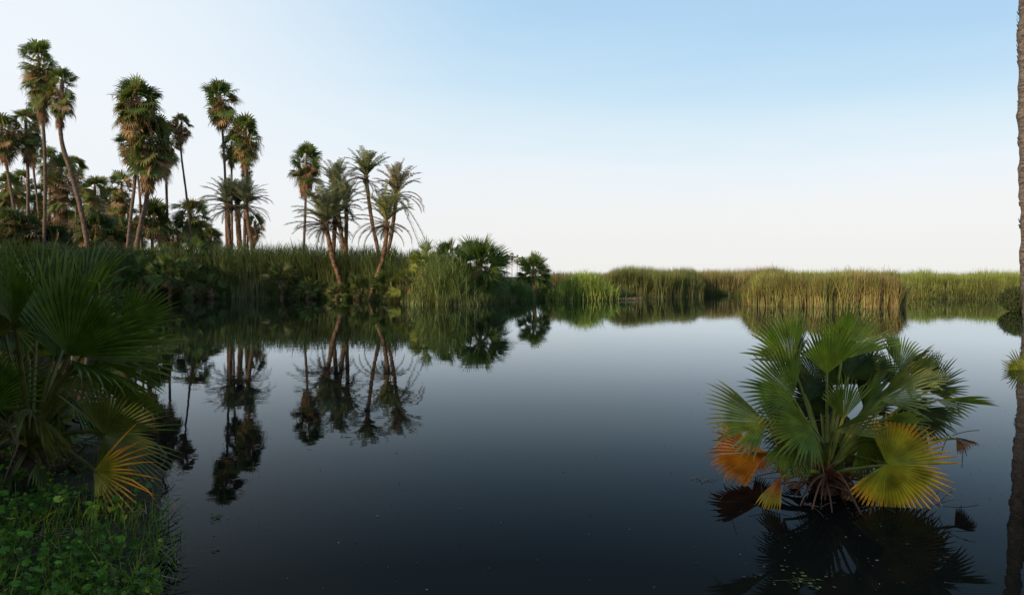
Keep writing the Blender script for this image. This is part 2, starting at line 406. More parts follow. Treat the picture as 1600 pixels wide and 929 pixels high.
# ================================================================= SETTING
def build_ground():
    nr, na = 150, 360
    r = np.concatenate([np.linspace(.5, 12, 50), np.geomspace(12.4, 90, 75), np.geomspace(95, 6000, 26)])
    a = np.linspace(0, 2*np.pi, na, endpoint=False)
    P = np.stack([(r[:,None]*np.sin(a)).ravel(), (r[:,None]*np.cos(a)).ravel()+3], 1)
    z = ground_z(P); P = np.vstack([P, [[0,3]]]); z = np.append(z, ground_z(np.array([[0.,3.]])))
    V = np.column_stack([P, z]); n = len(r)
    i = np.arange(n-1)[:,None]*na; j = np.arange(na)[None]; j2 = (j+1) % na
    f = np.stack([np.stack([i+j,i+j2,i+na+j2],-1), np.stack([i+j,i+na+j2,i+na+j],-1)],2).reshape(-1,3)[:,::-1]
    f = np.vstack([f, [[q, (q+1) % na, n*na] for q in range(na)]])
    ac = Acc(); ac.add(V, f, [.1,.1,.1])
    m = bpy.data.materials.new('mud_and_soil'); m.use_nodes = True; N, L = nodes(m); p = N['Principled BSDF']
    p.inputs['Roughness'].default_value = .95
    g = N.new('ShaderNodeNewGeometry'); nz = N.new('ShaderNodeTexNoise'); nz.inputs['Scale'].default_value = 1.3; nz.inputs['Detail'].default_value = 8
    L.new(g.outputs['Position'], nz.inputs['Vector']); cr = N.new('ShaderNodeValToRGB')
    cr.color_ramp.elements[0].position=.35; cr.color_ramp.elements[0].color=(.018,.022,.010,1)
    cr.color_ramp.elements[1].position=.7; cr.color_ramp.elements[1].color=(.07,.055,.035,1)
    L.new(nz.outputs['Fac'], cr.inputs[0]); L.new(cr.outputs[0], p.inputs['Base Color']); p.inputs['Specular IOR Level'].default_value = .1
    tag(ac.build('ground', m, smooth=True), kind='structure')
build_ground()

def build_water():
    P = [(-46,.2),(44,-1.5),(44,62),(-46,62)]
    ac = Acc(); ac.add([(x,y,0) for x,y in P], [(0,1,2),(0,2,3)], [.1,.1,.1])
    m = bpy.data.materials.new('still_pond_water'); m.use_nodes = True; N, L = nodes(m); N.clear()
    out = N.new('ShaderNodeOutputMaterial'); gl = N.new('ShaderNodeBsdfGlossy'); gl.inputs['Roughness'].default_value = .012
    gl.inputs['Color'].default_value = (.82,.92,1,1)
    df = N.new('ShaderNodeBsdfDiffuse'); fr = N.new('ShaderNodeFresnel'); fr.inputs['IOR'].default_value = 1.333
    pw = N.new('ShaderNodeValToRGB'); S = [(0,0),(.10,.016),(.13,.031),(.17,.056),(.22,.098),(.31,.2),(.385,.31),(.47,.47),(.62,.74),(.8,.88),(1,1)]
    e = pw.color_ramp.elements; e.remove(e[-1]); e[0].position = 0; e[0].color = (0,0,0,1)   # hand-tuned curve, reflects less than Fresnel at steep angles
    for p_, v_ in S[1:]: x_ = e.new(p_); x_.color = (v_,v_,v_,1)
    mx = N.new('ShaderNodeMixShader')
    geo = N.new('ShaderNodeNewGeometry')
    n0 = N.new('ShaderNodeTexNoise'); n0.inputs['Scale'].default_value = .55; n0.inputs['Detail'].default_value = 5
    L.new(geo.outputs['Position'], n0.inputs['Vector']); cr = N.new('ShaderNodeValToRGB')
    cr.color_ramp.elements[0].position=.35; cr.color_ramp.elements[0].color=(.0022,.0040,.0060,1)
    cr.color_ramp.elements[1].position=.72; cr.color_ramp.elements[1].color=(.008,.0075,.0055,1)
    L.new(n0.outputs['Fac'], cr.inputs[0])
    sp_ = N.new('ShaderNodeSeparateXYZ'); L.new(geo.outputs['Position'], sp_.inputs[0]); ms = N.new('ShaderNodeMapRange'); ms.interpolation_type = 'SMOOTHSTEP'
    ms.inputs['From Min'].default_value = 5.2; ms.inputs['From Max'].default_value = 2.6; L.new(sp_.outputs['Y'], ms.inputs['Value'])   # silt of the shallows by the shore
    cm = N.new('ShaderNodeMix'); cm.data_type = 'RGBA'; cm.inputs[7].default_value = (.016,.0145,.009,1); L.new(ms.outputs[0], cm.inputs[0]); L.new(cr.outputs[0], cm.inputs[6]); L.new(cm.outputs[2], df.inputs['Color'])
    mp = N.new('ShaderNodeMapping'); mp.inputs['Scale'].default_value = (1.,1.6,1); L.new(geo.outputs['Position'], mp.inputs['Vector'])
    n1 = N.new('ShaderNodeTexNoise'); n1.inputs['Scale'].default_value = 1.6; n1.inputs['Detail'].default_value = 3; n1.inputs['Distortion'].default_value=.3
    L.new(mp.outputs[0], n1.inputs['Vector'])
    b = N.new('ShaderNodeBump'); b.inputs['Strength'].default_value = .35; b.inputs['Distance'].default_value = .003
    L.new(n1.outputs['Fac'], b.inputs['Height'])
    L.new(b.outputs['Normal'], gl.inputs['Normal'])
    L.new(fr.outputs[0], pw.inputs[0]); L.new(pw.outputs[0], mx.inputs[0])
    L.new(df.outputs[0], mx.inputs[1]); L.new(gl.outputs[0], mx.inputs[2]); L.new(mx.outputs[0], out.inputs[0])
    tag(ac.build('pond_water', m), kind='structure')
build_water()

# ================================================================= FAR PALMS
G1 = 'tall fan palms of the left grove'
def FP(*a, **k): return fan_palm(*a, group=G1, **k)
FP('tallest fan palm, its long shaggy crown reaching highest above the left grove', 60, 63, 58, 205, [(68,215),(70,300),(68,388)], 62, nleaf=70, nskirt=90, r=.2, low=-70)
FP('leaning fan palm right of the tallest one, dark skirt, thick rough trunk slanting down right', 97, 106, 44, 208, [(96,210),(112,270),(128,330),(138,388)], 60, nleaf=46, nskirt=90, r=.27, boots=70)
FP('fan palm cut by the left edge, brown skirt over a thin slanting trunk', 2, 175, 54, 256, [(8,260),(17,310),(24,360)], 66)
FP('fan palm with a wide brown skirt just left of the tallest palm, trunk straight', 40, 170, 46, 262, [(43,270),(43,330),(42,388)], 68, r=.22)
FP('slim fan palm close behind the straight one, its thin trunk leaning right', 52, 195, 34, 266, [(51,262),(58,320),(63,388)], 71, r=.16, nleaf=36, nskirt=50)
FP('golden skirted fan palm half hidden behind the tallest palm\'s trunk', 80, 228, 42, 290, [(80,300),(80,388)], 80, r=.2)
FP('broad fan palm behind the leaning one, dead leaves hanging down nearly to the reeds', 96, 240, 52, 386, [(95,320),(95,388)], 70, r=.25, nleaf=60, nskirt=190, dead=.4)
FP('small dark green fan palm crown on the right of the leaning trunk', 116, 243, 36, 305, [(117,300),(119,388)], 78, r=.17, nleaf=40)
FP('rounded fan palm with orange heart, left of the low pair beyond the leaning trunk', 148, 273, 44, 350, [(149,350),(150,388)], 74, r=.22, nskirt=90)
FP('fan palm with long brown skirt, right of the low pair, beside the slanting pale trunk', 190, 268, 40, 347, [(190,345),(184,388)], 72, r=.18, nskirt=90)
FP('short fan palm in the gap between the low pair of palms', 172, 292, 34, 345, [(171,345),(172,388)], 80, r=.17)
FP('tall bushy fan palm with jagged flat top and long pale trunk curving down left', 213, 122, 72, 208, [(212,225),(208,290),(202,340),(197,395)], 60, nleaf=85, nskirt=80, r=.2, low=-70)
FP('small green fan palm showing left of the long pale trunk, under the bushy crown', 203, 206, 42, 256, [(217,290),(221,388)], 68, r=.17, nleaf=40)
FP('fan palm with huge golden brown skirt merged below the bushy crown, stout trunk leaning left', 236, 178, 72, 305, [(228,310),(220,345),(211,395)], 61, nleaf=80, nskirt=170, r=.30, dead=.5)
FP('fan palm behind the huge skirted one, its straight trunk dropping to a dark low palm', 263, 190, 44, 275, [(262,280),(263,330),(264,388)], 66, r=.18, nleaf=46)
FP('half dead fan palm with drooping grey leaves on a thin slanting trunk', 284, 176, 34, 228, [(283,235),(291,300),(299,375)], 64, r=.14, nleaf=34, nskirt=44, dead=1.4, hang=1.0)
FP('tall fan palm with round crown standing alone above the smaller palm beside it', 344, 124, 58, 200, [(347,220),(350,275),(353,388)], 64, r=.17, nleaf=50, nskirt=50)
FP('fan palm with dense oval crown right of the lone tall one', 384, 180, 52, 262, [(383,280),(381,388)], 63, r=.2, nleaf=66, nskirt=70)
FP('smaller fan palm pressed against the left of the dense oval crown', 362, 206, 36, 262, [(361,300),(362,388)], 67, r=.16, nleaf=40)
FP('fan palm with a small brown tuft under the dense oval crown', 385, 246, 24, 286, [(387,310),(388,388)], 72, r=.15, nleaf=26, nskirt=40)
fan_palm('slender lone fan palm with a rust brown ball of dead leaves under its crown', 479, 224, 54, 308, [(477,320),(474,400)], 58, r=.16, nleaf=40, nskirt=130, low=-20, dead=.1, cg=(GREEN,GREEN*.8))
G2 = 'low fan palms at the foot of the grove'
def LP(l, cx, top, w, sk, base, D, **k): return fan_palm(l, cx, top, w, sk, [(base, sk-6),(base,392)], D, r=.2, group=G2, **k)
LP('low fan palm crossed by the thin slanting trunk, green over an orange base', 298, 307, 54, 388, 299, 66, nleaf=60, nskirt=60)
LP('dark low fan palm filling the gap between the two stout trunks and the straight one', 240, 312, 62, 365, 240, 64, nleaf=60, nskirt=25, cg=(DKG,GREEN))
LP('small fan palm with a cone of brown leaves right of the arching date palms', 399, 330, 36, 384, 397, 68, nleaf=26, nskirt=50)
LP('small fan palm left of the arching date palms', 328, 352, 40, 388, 330, 70, nleaf=34, nskirt=40)
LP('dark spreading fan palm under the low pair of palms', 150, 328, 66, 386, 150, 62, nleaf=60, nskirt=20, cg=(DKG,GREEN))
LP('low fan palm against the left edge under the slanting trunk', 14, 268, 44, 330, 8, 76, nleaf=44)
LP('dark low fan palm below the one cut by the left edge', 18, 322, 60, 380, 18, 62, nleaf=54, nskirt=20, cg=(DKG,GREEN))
LP('pale low fan palm between the straight trunk and the tallest palm\'s trunk', 54, 300, 36, 372, 55, 78, nleaf=40)
LP('tan fan palm low behind the tallest palm', 76, 318, 40, 388, 76, 72, nleaf=40, nskirt=80, dead=.6)
LP('fan palm peeping out behind the leaning rough trunk', 126, 292, 36, 380, 126, 84, nleaf=40, nskirt=60)
LP('low fan palm left of the long pale trunk\'s foot', 186, 338, 46, 390, 186, 68, nleaf=44, nskirt=30, cg=(DKG,GREEN))
LP('low fan palm between the long pale trunk and the stout leaning one', 210, 345, 40, 390, 215, 74, nleaf=40)
LP('low spreading fan palm right of the straight trunk\'s foot', 270, 352, 40, 392, 272, 70, nleaf=36, cg=(DKG,GREEN))
LP('grey green low fan palm far back at the left edge', 34, 262, 34, 330, 30, 86, nleaf=40)
FILL = [('far fan palm, first small crown from the left edge in the back row',-12,300,40,372,92),('far fan palm in the back row between the two slanting left trunks',28,306,36,378,90),
 ('far fan palm in the back row right of the twin straight trunks',64,286,36,372,88),('far fan palm in the back row just left of the leaning trunk\'s middle',104,322,44,385,86),
 ('far fan palm in the back row between the leaning trunk and the rounded low palm',134,318,40,384,90),('far fan palm in the back row under the gap of the low pair',168,330,40,386,88),
 ('far fan palm in the back row behind the long pale trunk',200,318,38,384,90),('far fan palm in the back row left of the half dead one\'s trunk',252,338,36,386,86),
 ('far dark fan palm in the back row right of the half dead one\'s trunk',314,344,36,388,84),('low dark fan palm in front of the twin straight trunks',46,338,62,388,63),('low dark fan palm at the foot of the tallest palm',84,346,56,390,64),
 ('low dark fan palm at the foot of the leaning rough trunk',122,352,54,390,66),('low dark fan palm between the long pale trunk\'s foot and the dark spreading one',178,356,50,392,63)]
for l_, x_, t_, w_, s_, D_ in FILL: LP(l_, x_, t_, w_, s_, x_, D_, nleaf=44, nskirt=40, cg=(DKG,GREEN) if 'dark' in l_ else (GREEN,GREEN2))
# ---- date palms
G3 = 'date palms standing in the reeds'
BIGF = [(322,352,35,95),(418,345,50,110),(324,298,60,70),(410,300,60,80)]
date_palm('arching date palm with fronds drooping left, in front of the lone tall palm\'s trunk', (356,318), 272, 84, [(357,350),(360,392)], 60, [(320,352,35,95),(326,330,45,90),(318,306,50,75)], 30, 20, .17, G3, c=(.075,.082,.05))
date_palm('arching date palm with fronds curving out right, left of the small brown cone palm', (384,318), 275, 84, [(388,350),(395,392)], 59, [(419,346,50,110),(417,330,55,95),(411,296,50,60)], 30, 16, .17, G3, c=(.075,.082,.05))
date_palm('middle date palm of the arching clump, its trunk thick with old fronds', (371,318), 276, 60, [(372,350),(375,392)], 61, [], 30, 20, .22, G3, c=(.075,.082,.05))
date_palm('date palm with the highest crown of the narrow clump behind the slender fan palm', (526,300), 250, 50, [(530,345),(538,395)], 52, [(545,338,20,60)], 30, 5, .15, G3, spreadup=32)
date_palm('low date palm sweeping a long frond left across the slender fan palm\'s trunk', (508,348), 286, 80, [(514,375),(520,405),(529,432)], 47.5, [(452,356,15,35),(470,372,20,60),(476,385,10,60),(462,335,35,50)], 34, 20, .16, G3)
date_palm('date palm with an olive green top next to the low sweeping one', (524,340), 298, 50, [(522,375),(521,405),(528,428)], 48.5, [(556,354,20,40)], 26, 12, .15, G3, spreadup=38)
date_palm('date palm with a brush shaped crown on the right of the narrow clump', (541,320), 278, 42, [(541,355),(541,400),(545,425)], 50, [(560,330,30,80),(566,296,40,50)], 26, 6, .14, G3, spreadup=30)
date_palm('tall date palm with a shuttlecock crown, trunk bending to the right', (572,274), 228, 62, [(576,310),(582,350),(593,402)], 53, [(545,240,55,60),(598,236,55,45),(548,268,30,60)], 24, 10, .14, G3, spreadup=42, c=(.11,.12,.05))
date_palm('ragged date palm with long dead fronds hanging to its right', (620,302), 252, 60, [(616,335),(608,385),(590,440),(584,462)], 47.5, [(655,322,30,100),(640,348,10,95),(632,345,0,80),(626,385,-60,10),(634,382,-50,20),(590,290,40,70)], 24, 8, .13, G3, spreadup=40, c=(.15,.125,.075))
date_palm('date palm with a leaning trunk that meets the water at the bank', (604,345), 290, 62, [(603,375),(597,408),(585,442),(577,467)], 45.2, [(560,320,30,40),(558,388,10,90),(566,385,0,90),(576,388,-20,70),(544,340,15,30),(628,390,0,90),(592,372,-20,70)], 26, 12, .14, G3, spreadup=36, c=(.13,.13,.05))
# ---- palms on the horizon
G4 = 'palms far off on the horizon'
for lab, x, top in [('tiny palm on the horizon, shortest of the left trio',787,399),('tiny palm on the horizon, second of the left trio',795,396),('tiny palm on the horizon, tallest of the left trio',803,394),('tiny palm on the horizon, left of the pair beside the round bushy palm',811,399),('tiny palm on the horizon, right of the pair beside the round bushy palm',819,400)]:
    fan_palm(lab, x-3, top, 10.5, top+12, [(x-3, top+16),(x-3,434)], 300, r=.16, group=G4, nleaf=26, nskirt=24, gz=.3)

# ================================================================= BANK FAN PALMS
def bush_palm(label, hx, hy, rpx, D, n=26, group='young fan palms on the far bank', cols=(GREEN,GREEN2), up=88, low=-30, nseg=18, stem=True, base=462, br=.55, dead=8, az=None, name='fan_palm', hang=.35):
    m = D/F; n = int(n*1.7); low = low-22; h = W(hx, hy+5, D); R = rpx*m; b = np.array([h[0], h[1], -.05])
    root = empty(name, b, label, 'palm tree', group); g, d, t = Acc(), Acc(), Acc()
    if stem:
        tube(t, smooth_path([b-[0,0,.2], (b+h)/2+[.05,0,0], h], 10), np.linspace(.20,.11,10), [.1,.07,.05], 8, .15)
        t.build('trunk', M_BOOT, root, b, True)
    for i in range(n):
        u = (i+.5)/n; s0, s1 = math.sin(R_(low)), math.sin(R_(up))
        el = math.asin(max(-.98,min(.995, s1+(s0-s1)*u**1.15)))+rng.normal(0,.1); a = i*2.39996+rng.normal(0,.3)
        dr = np.array([math.cos(a)*math.cos(el), math.sin(a)*math.cos(el), math.sin(el)])
        L = R*(1-br)*rng.uniform(.55,1.25)*1.1; hub = h+dr*L-np.array([0,0,.1*L*(1-math.sin(el))])
        k = rng.random(); c = (cols[0]*(1-k)+cols[1]*k)*rng.uniform(.75,1.25)
        nm = nrm(np.array([0,0,.4])-dr*.2+rng.normal(0,.7,3))
        fan(g, hub, dr+[0,0,-.12], nm, R*br*rng.uniform(.85,1.2), R_(rng.uniform(75,150)), nseg, .55, .12, hang*rng.uniform(.2,1.4), rng.uniform(.2,.9), [(0,c),(.7,c),(1,c*.7+OLIVE*.4)], 1, .12, gap=.04, side=.35)
        tube(g, bez(h, (h+hub)/2+[0,0,.08*L], hub, 4), [.014*R]*4, np.array([.12,.13,.05]), 4, cap=False)
    for i in range(dead):
        a = rng.uniform(0,6.28); hz = np.array([math.cos(a), math.sin(a), 0]); c = (BRN+(TAN-BRN)*rng.random())*.8
        fan(d, h+hz*R*.2-[0,0,.15*R], hz*.4+[0,0,-1], hz, R*.42, R_(60), 9, .45, .1, .3, -.4, [(0,c),(1,c)], 0, .2)
    g.build('crown', M_LEAF, root, b)
    if dead: d.build('dead_leaves', M_DEAD, root, b)
    return root
YG = np.array([.38,.38,.07]); MG = np.array([.05,.09,.02])
bush_palm('largest bushy palm on the far bank, dark and spiky, right of the cane clump', 750, 410, 54, 40, 30, cols=(MG,GREEN), base=470, dead=10, br=.64, hang=.2)
bush_palm('round bushy fan palm at the tip of the bank with short stubby leaves', 834, 420, 29, 46.6, 34, cols=(MG*.8,GREEN), nseg=12, br=.6, low=-25, hang=.15, dead=6)
bush_palm('mid green fan palm showing behind the cane clump', 702, 398, 34, 43, 20, cols=(GREEN,GREEN2), low=10, dead=0)
bush_palm('yellow green fan palm with a folded bright leaf, left of the cane clump', 665, 412, 40, 41, 12, cols=(YG,GREEN2), low=10, nseg=14, dead=2, up=86)
bush_palm('low yellowish fan palm right of the leaning trunk', 640, 440, 34, 42.5, 14, cols=(YG*.8,GREEN2), low=0, dead=3)
bush_palm('dark fan palm close to the leaning trunk\'s foot', 606, 446, 34, 44.6, 18, cols=(MG,GREEN2), low=-10)
bush_palm('small fan palm in the reeds left of the leaning trunk', 560, 448, 30, 46.5, 16, cols=(MG,GREEN2*.8), low=-10)
bush_palm('fan palm with pale hanging leaves in the reeds below the slender fan palm', 440, 432, 34, 48.5, 18, cols=(MG,OLIVE), low=-25)
bush_palm('bright green fan palm at the left end of the far bank', 265, 425, 40, 48.2, 22, cols=(GREEN2,GREEN), low=-15)
bush_palm('fan palm with dry lower leaves beside the bright green one', 298, 437, 34, 47.8, 18, cols=(MG,OLIVE), low=-30, dead=14)
bush_palm('dark fan palm on the bank showing behind the big shore palm\'s right side', 222, 432, 36, 48.6, 20, cols=(MG,GREEN), low=-25)
bush_palm('low fan palm hugging the water left of the leaning trunk', 525, 456, 22, 46.6, 14, cols=(OLIVE,GREEN2), low=-20)

bush_palm('bright fan palm low at the waterline left of the pale stalks', 330, 446, 26, 48.4, 14, cols=(GREEN2,GREEN), low=-20)
bush_palm('fan palm high in the reeds above the bright one at the left end', 240, 405, 30, 50, 14, cols=(GREEN,GREEN2), low=-10)
bush_palm('dark fan palm poking above the reed tops left of the arching date palms', 300, 392, 30, 51, 14, cols=(MG,GREEN), low=-10)
bush_palm('small bright fan palm at the waterline right of the pale stalks', 480, 448, 24, 47.6, 14, cols=(GREEN2,GREEN), low=-15)
bush_palm('olive fan palm at the waterline between the leaning trunk and the yellowish palms', 618, 458, 22, 42.6, 14, cols=(OLIVE*1.3,GREEN2), low=-15)

# ================================================================= REEDS
def stuff(acc, name, mat, label, cat): o = acc.build(name, mat); return tag(o, label, cat, kind='stuff')
RG = [[.042,.078,.018],[.07,.11,.026],[.10,.12,.042],[.15,.135,.055]]
SL = [(-120,50.4),(0,50),(200,49.4),(330,49.8),(500,49.2),(560,47.6),(620,44),(700,38.5),(760,39),(800,42),(870,48)]
a = Acc()
reedbed(a, (-150,620), SL, 9, 34000, [(-150,3.9),(200,3.75),(300,3.9),(450,3.95),(520,3.7),(620,3.5)], RG, [3,4,3,1], .02, wobble=.11, dry=.12, lean=.14, ridge=.04, hj=.16)
leafy(a, (-150,620), SL, 7, 24000, [(-150,3.7),(450,3.8),(620,3.4)], RG, [3,4,3,1], .022, .8)
stuff(a, 'reeds', M_REED, 'tall dark green reeds along the shaded left bank', 'reeds')
a = Acc()
reedbed(a, (600,830), [(600,47),(640,44),(700,42),(760,42),(830,49)], 7, 9000, [(600,3.3),(680,3.2),(735,2.5),(770,1.7),(795,1.15),(830,1.0)], RG, [4,4,2,1], .018, dry=.15)
leafy(a, (600,830), [(600,47),(640,44),(700,42),(760,42),(830,49)], 6, 6000, [(600,3.1),(680,3.0),(735,2.2),(770,1.4),(795,.95),(830,.8)], RG, [4,4,2,1], .022, .7)
stuff(a, 'undergrowth', M_REED, 'dark undergrowth behind the big spiky bank palm', 'undergrowth')
# grass all along the far shoreline
a = Acc(); PP = []
for k in range(9, 34):
    A_, B_ = POND[k], POND[(k+1) % len(POND)]; d_ = B_-A_; ln_ = np.hypot(*d_); nn_ = int(ln_*(420 if A_[1] > 30 else 160)); t_ = rng.random((nn_,1))
    nv_ = np.array([-d_[1], d_[0]])/ln_; PP.append(A_+d_*t_+rng.normal(0,.35,(nn_,2))+nv_*(.0))
PP = np.vstack(PP); s_ = shore_sd(PP); PP = PP[s_ > -.12]; n = len(PP)
cc = mixcol([[.09,.14,.03],[.13,.17,.045],[.2,.17,.08],[.06,.09,.025]],[3,2,1,3],n)
H = rng.uniform(.15,.8,n)*(1+.5*wob(PP[:,0]*2+PP[:,1]))
blades(a, np.column_stack([PP, np.maximum(ground_z(PP),-.03)]), H, .013*rng.uniform(.6,1.4,n), .4, 1.0, cc*.8+STRAW*.2*rng.uniform(.2,1,(n,1)), cc)
stuff(a, 'grass', M_REED, 'low green grass fringing the far shoreline of the pond', 'grass')
a = Acc(); reedbed(a, (300,620), [(q_[0],q_[1]-.9) for q_ in SL], .8, 500, [(300,1.5),(620,1.3)], [[.15,.19,.06],[.2,.2,.09]], [1,1], .014, dry=.4, bend=.3, wobble=.4)
reedbed(a, (160,640), [(q_[0],q_[1]-.5) for q_ in SL], 2., 2600, [(160,3.0),(640,2.7)], RG, [1,2,3,1], .018, dry=.3, wobble=.3, bend=.6)
stuff(a, 'reeds', M_REED, 'thin pale green stalks standing at the foot of the shaded bank', 'reeds')
# cane clump things
def clump(label, px, D, rx, n, h, cols, wts, w=.016, arch=.9, name='reed_clump', group='reed clumps at the pond edge', leaf=.6, dry=.2):
    c = W(px, 440, D); r = rng.normal(0,.5,(n,2))*[rx, rx*.55]; a = Acc()
    B = np.column_stack([c[0]+r[:,0], D+.8*rx*.5+r[:,1], np.full(n,-.1)])
    H = h*(1-.35*(r[:,0]/rx)**2)*rng.uniform(.55,1.02,n)
    c1 = mixcol(cols, wts, n); blades(a, B, H, w*rng.uniform(.6,1.3,n), .25, arch, c1*(1-dry)+STRAW*dry*.8, c1*1.1, seg=(0,.35,.65,.85,1))
    m_ = n*2; i = rng.integers(0, n, m_); Bl = B[i]+[0,0,1]*(H[i]*rng.uniform(.15,.85,m_))[:,None]+rng.normal(0,.06,(m_,3))
    c2 = mixcol(cols, wts, m_); blades(a, Bl, leaf*rng.uniform(.5,1.2,m_), w*rng.uniform(.6,1.3,m_), .8, 1.3, c2, c2*1.15)
    o = a.build(name, M_REED, None, (c[0], D, 0)); return tag(o, label, 'reeds', group)
BGR = [[.27,.36,.06],[.33,.39,.09],[.18,.26,.05]]
clump('bright hanging cane clump reaching the water left of the big spiky bank palm', 692, 37.6, 1.5, 900, 3.7, [[.16,.22,.06],[.22,.26,.08],[.09,.14,.04]], [3,2,2], .016)
clump('low grassy tuft in front of the big spiky bank palm', 735, 38.6, 1.0, 500, 1.3, RG+[[.12,.16,.05]], [2,2,2,1,2], .012)
clump('green grass tuft beneath the round bushy palm', 805, 43.6, 1.4, 800, 1.5, [[.08,.14,.03],[.11,.17,.045]], [1,1], .012)
clump('small grass tuft at the foot of the round bushy palm\'s right side', 853, 47, .8, 420, 1.2, [[.08,.14,.03],[.11,.17,.045]], [1,1], .012)
clump('wispy seed headed canes rising above the folded bright leaf', 680, 43.5, .9, 120, 4.8, [[.16,.16,.09],[.10,.13,.05]], [2,1], .012)
clump('wispy canes sticking up right of the leaning trunk', 645, 46.5, 1.1, 160, 4.2, [[.10,.13,.05]], [1], .012)
clump('rounded bright green reed clump at the mouth of the channel', 915, 44.8, 1.7, 2600, 2.2, BGR, [3,3,1], .014, .55)
# right-hand reeds
a = Acc(); S2 = [(850,50),(1000,52.5),(1040,52),(1100,54),(1170,57)]
C_OL = [[.14,.14,.045],[.20,.18,.06],[.26,.19,.09],[.10,.12,.035]]
reedbed(a, (848,960), [(848,50),(960,50.5)], 8, 6000, [(848,1.8),(900,1.75),(945,1.8),(960,2.1)], C_OL, [3,3,2,1], .018, dry=.5)
stuff(a, 'reeds', M_REED, 'olive and tan reeds behind the bright green clump', 'reeds')
a = Acc()
reedbed(a, (945,1100), [(945,50),(1000,51),(1040,51.6),(1100,53.8)], 8, 13000, [(945,2.1),(985,2.6),(1040,2.35),(1070,2.55),(1098,2.3)], [[.12,.16,.04],[.18,.20,.055],[.26,.22,.08],[.09,.11,.04]], [4,3,2,2], .018, dry=.25, wobble=.09)
stuff(a, 'reeds', M_REED, 'tall dark green reeds with straight stems left of the brown channel', 'reeds')
a = Acc()
reedbed(a, (1085,1230), [(1085,56.5),(1170,57.6),(1230,57)], 8, 9000, [(1085,2.3),(1140,2.2),(1230,2.35)], [[.24,.19,.07],[.20,.20,.06],[.28,.22,.10]], [3,3,2], .018, dry=.45)
stuff(a, 'reeds', M_REED, 'brown reeds with straw coloured feet at the back of the channel', 'reeds')
# island of reeds, four lobes
a = Acc(); IS = [(1165,37.6),(1180,36.6),(1260,35.6),(1330,35),(1400,34.6),(1412,35.4)]
n = 15000; px = rng.uniform(1163,1413,n); D = np.interp(px,[q[0] for q in IS],[q[1] for q in IS])+rng.uniform(0,1,n)**1.4*4*np.clip(np.minimum(px-1163,1413-px)/30,.15,1)
X = (px-800)/F*D; B = np.column_stack([X, D, np.full(n,-.12)])
H = np.interp(px, [1163,1172,1185,1205,1232,1250,1264,1285,1303,1325,1350,1385,1402,1413], [.9,1.5,1.9,2.08,1.95,1.72,1.6,1.85,1.9,2.08,1.95,1.85,1.6,.9])*(1-np.abs(rng.normal(0,.09,n)))*(1+.04*wob(X*2))
k = np.interp(px, [1163,1200,1262,1300,1330,1413],[.2,.3,.5,.2,.55,.75])[:,None]; pick = rng.random((n,1)) < k
c1 = np.where(pick, mixcol([[.27,.19,.085],[.20,.15,.06],[.34,.25,.12]],[3,2,1],n), mixcol([[.19,.22,.055],[.26,.26,.07],[.14,.17,.045]],[3,2,1],n))
H *= 1+.07*wob(X*5)+.05*wob(X*11+3); B[:,1] += .25*wob(X*4)
blades(a, B, H+.1, .014*rng.uniform(.6,1.4,n), .16, .5, c1*.85+STRAW*.36*rng.uniform(.2,1,(n,1)), c1*1.25)
m_=9000; i=rng.integers(0,n,m_); Bl=B[i]+[0,0,1]*(H[i]*rng.uniform(.2,.9,m_))[:,None]; blades(a, Bl, rng.uniform(.3,.8,m_), .011, .5, 1.0, c1[i], c1[i]*1.1)
tag(a.build('reed_clump', M_REED, None, (16.5,37,0)), 'long island of golden brown reeds standing in the water behind the half sunken palm', 'reeds')
a = Acc(); YGR = [[.21,.26,.05],[.28,.31,.065],[.15,.21,.04],[.30,.27,.09]]
reedbed(a, (1195,1470), [(1195,56),(1300,54),(1410,50.4),(1470,50)], 9, 14000, [(1195,2.1),(1300,1.95),(1340,2.1),(1410,1.9),(1440,2.1),(1470,2.0)], YGR, [4,3,3,1], .018, dry=.2, bend=.7)
reedbed(a, (1460,1720), [(1460,50),(1600,49.6),(1720,46)], 9, 15000, [(1460,1.95),(1500,1.7),(1540,2.0),(1600,1.8),(1720,1.85)], YGR, [4,4,2,1], .018, dry=.15, bend=.8)
reedbed(a, (1400,1620), [(1400,50),(1600,49)], .8, 1800, [(1400,.7),(1620,.6)], C_OL, [2,3,4,1], .016, dry=.6, bend=.9)
reedbed(a, (1590,1800), [(1590,31.5),(1640,31),(1800,30)], 18, 5000, [(1590,1.0),(1800,1.6)], YGR, [4,3,2,1], .016, dry=.2, bend=.8)
reedbed(a, (1400,1620), [(1400,49),(1500,48.6),(1600,47.6)], 1.6, 5000, [(1400,1.6),(1620,1.5)], YGR+C_OL, [3,3,2,1,1,1,1,1], .016, dry=.3, bend=.9, hj=.5, wobble=.3)
stuff(a, 'reeds', M_REED, 'bright yellow green reeds running along the right shore to the edge of the photo', 'reeds')
a = Acc()
reedbed(a, (1240,1400), [(1240,49.8),(1400,49.6)], 2.5, 3000, [(1240,2.2),(1400,2.1)], YGR+C_OL, [1]*8, .016, dry=.3) if False else None
reedbed(a, (840,1760), [(840,62),(1170,66),(1760,60)], 30, 16000, [(840,1.7),(1000,1.95),(1200,1.85),(1760,1.72)], YGR+C_OL, [3,2,2,1,2,2,1,1], .03, dry=.2, wobble=.06, front=1.)
stuff(a, 'reeds', M_REED, 'far field of mixed green and tan reeds filling the flat behind the right shore', 'reeds')
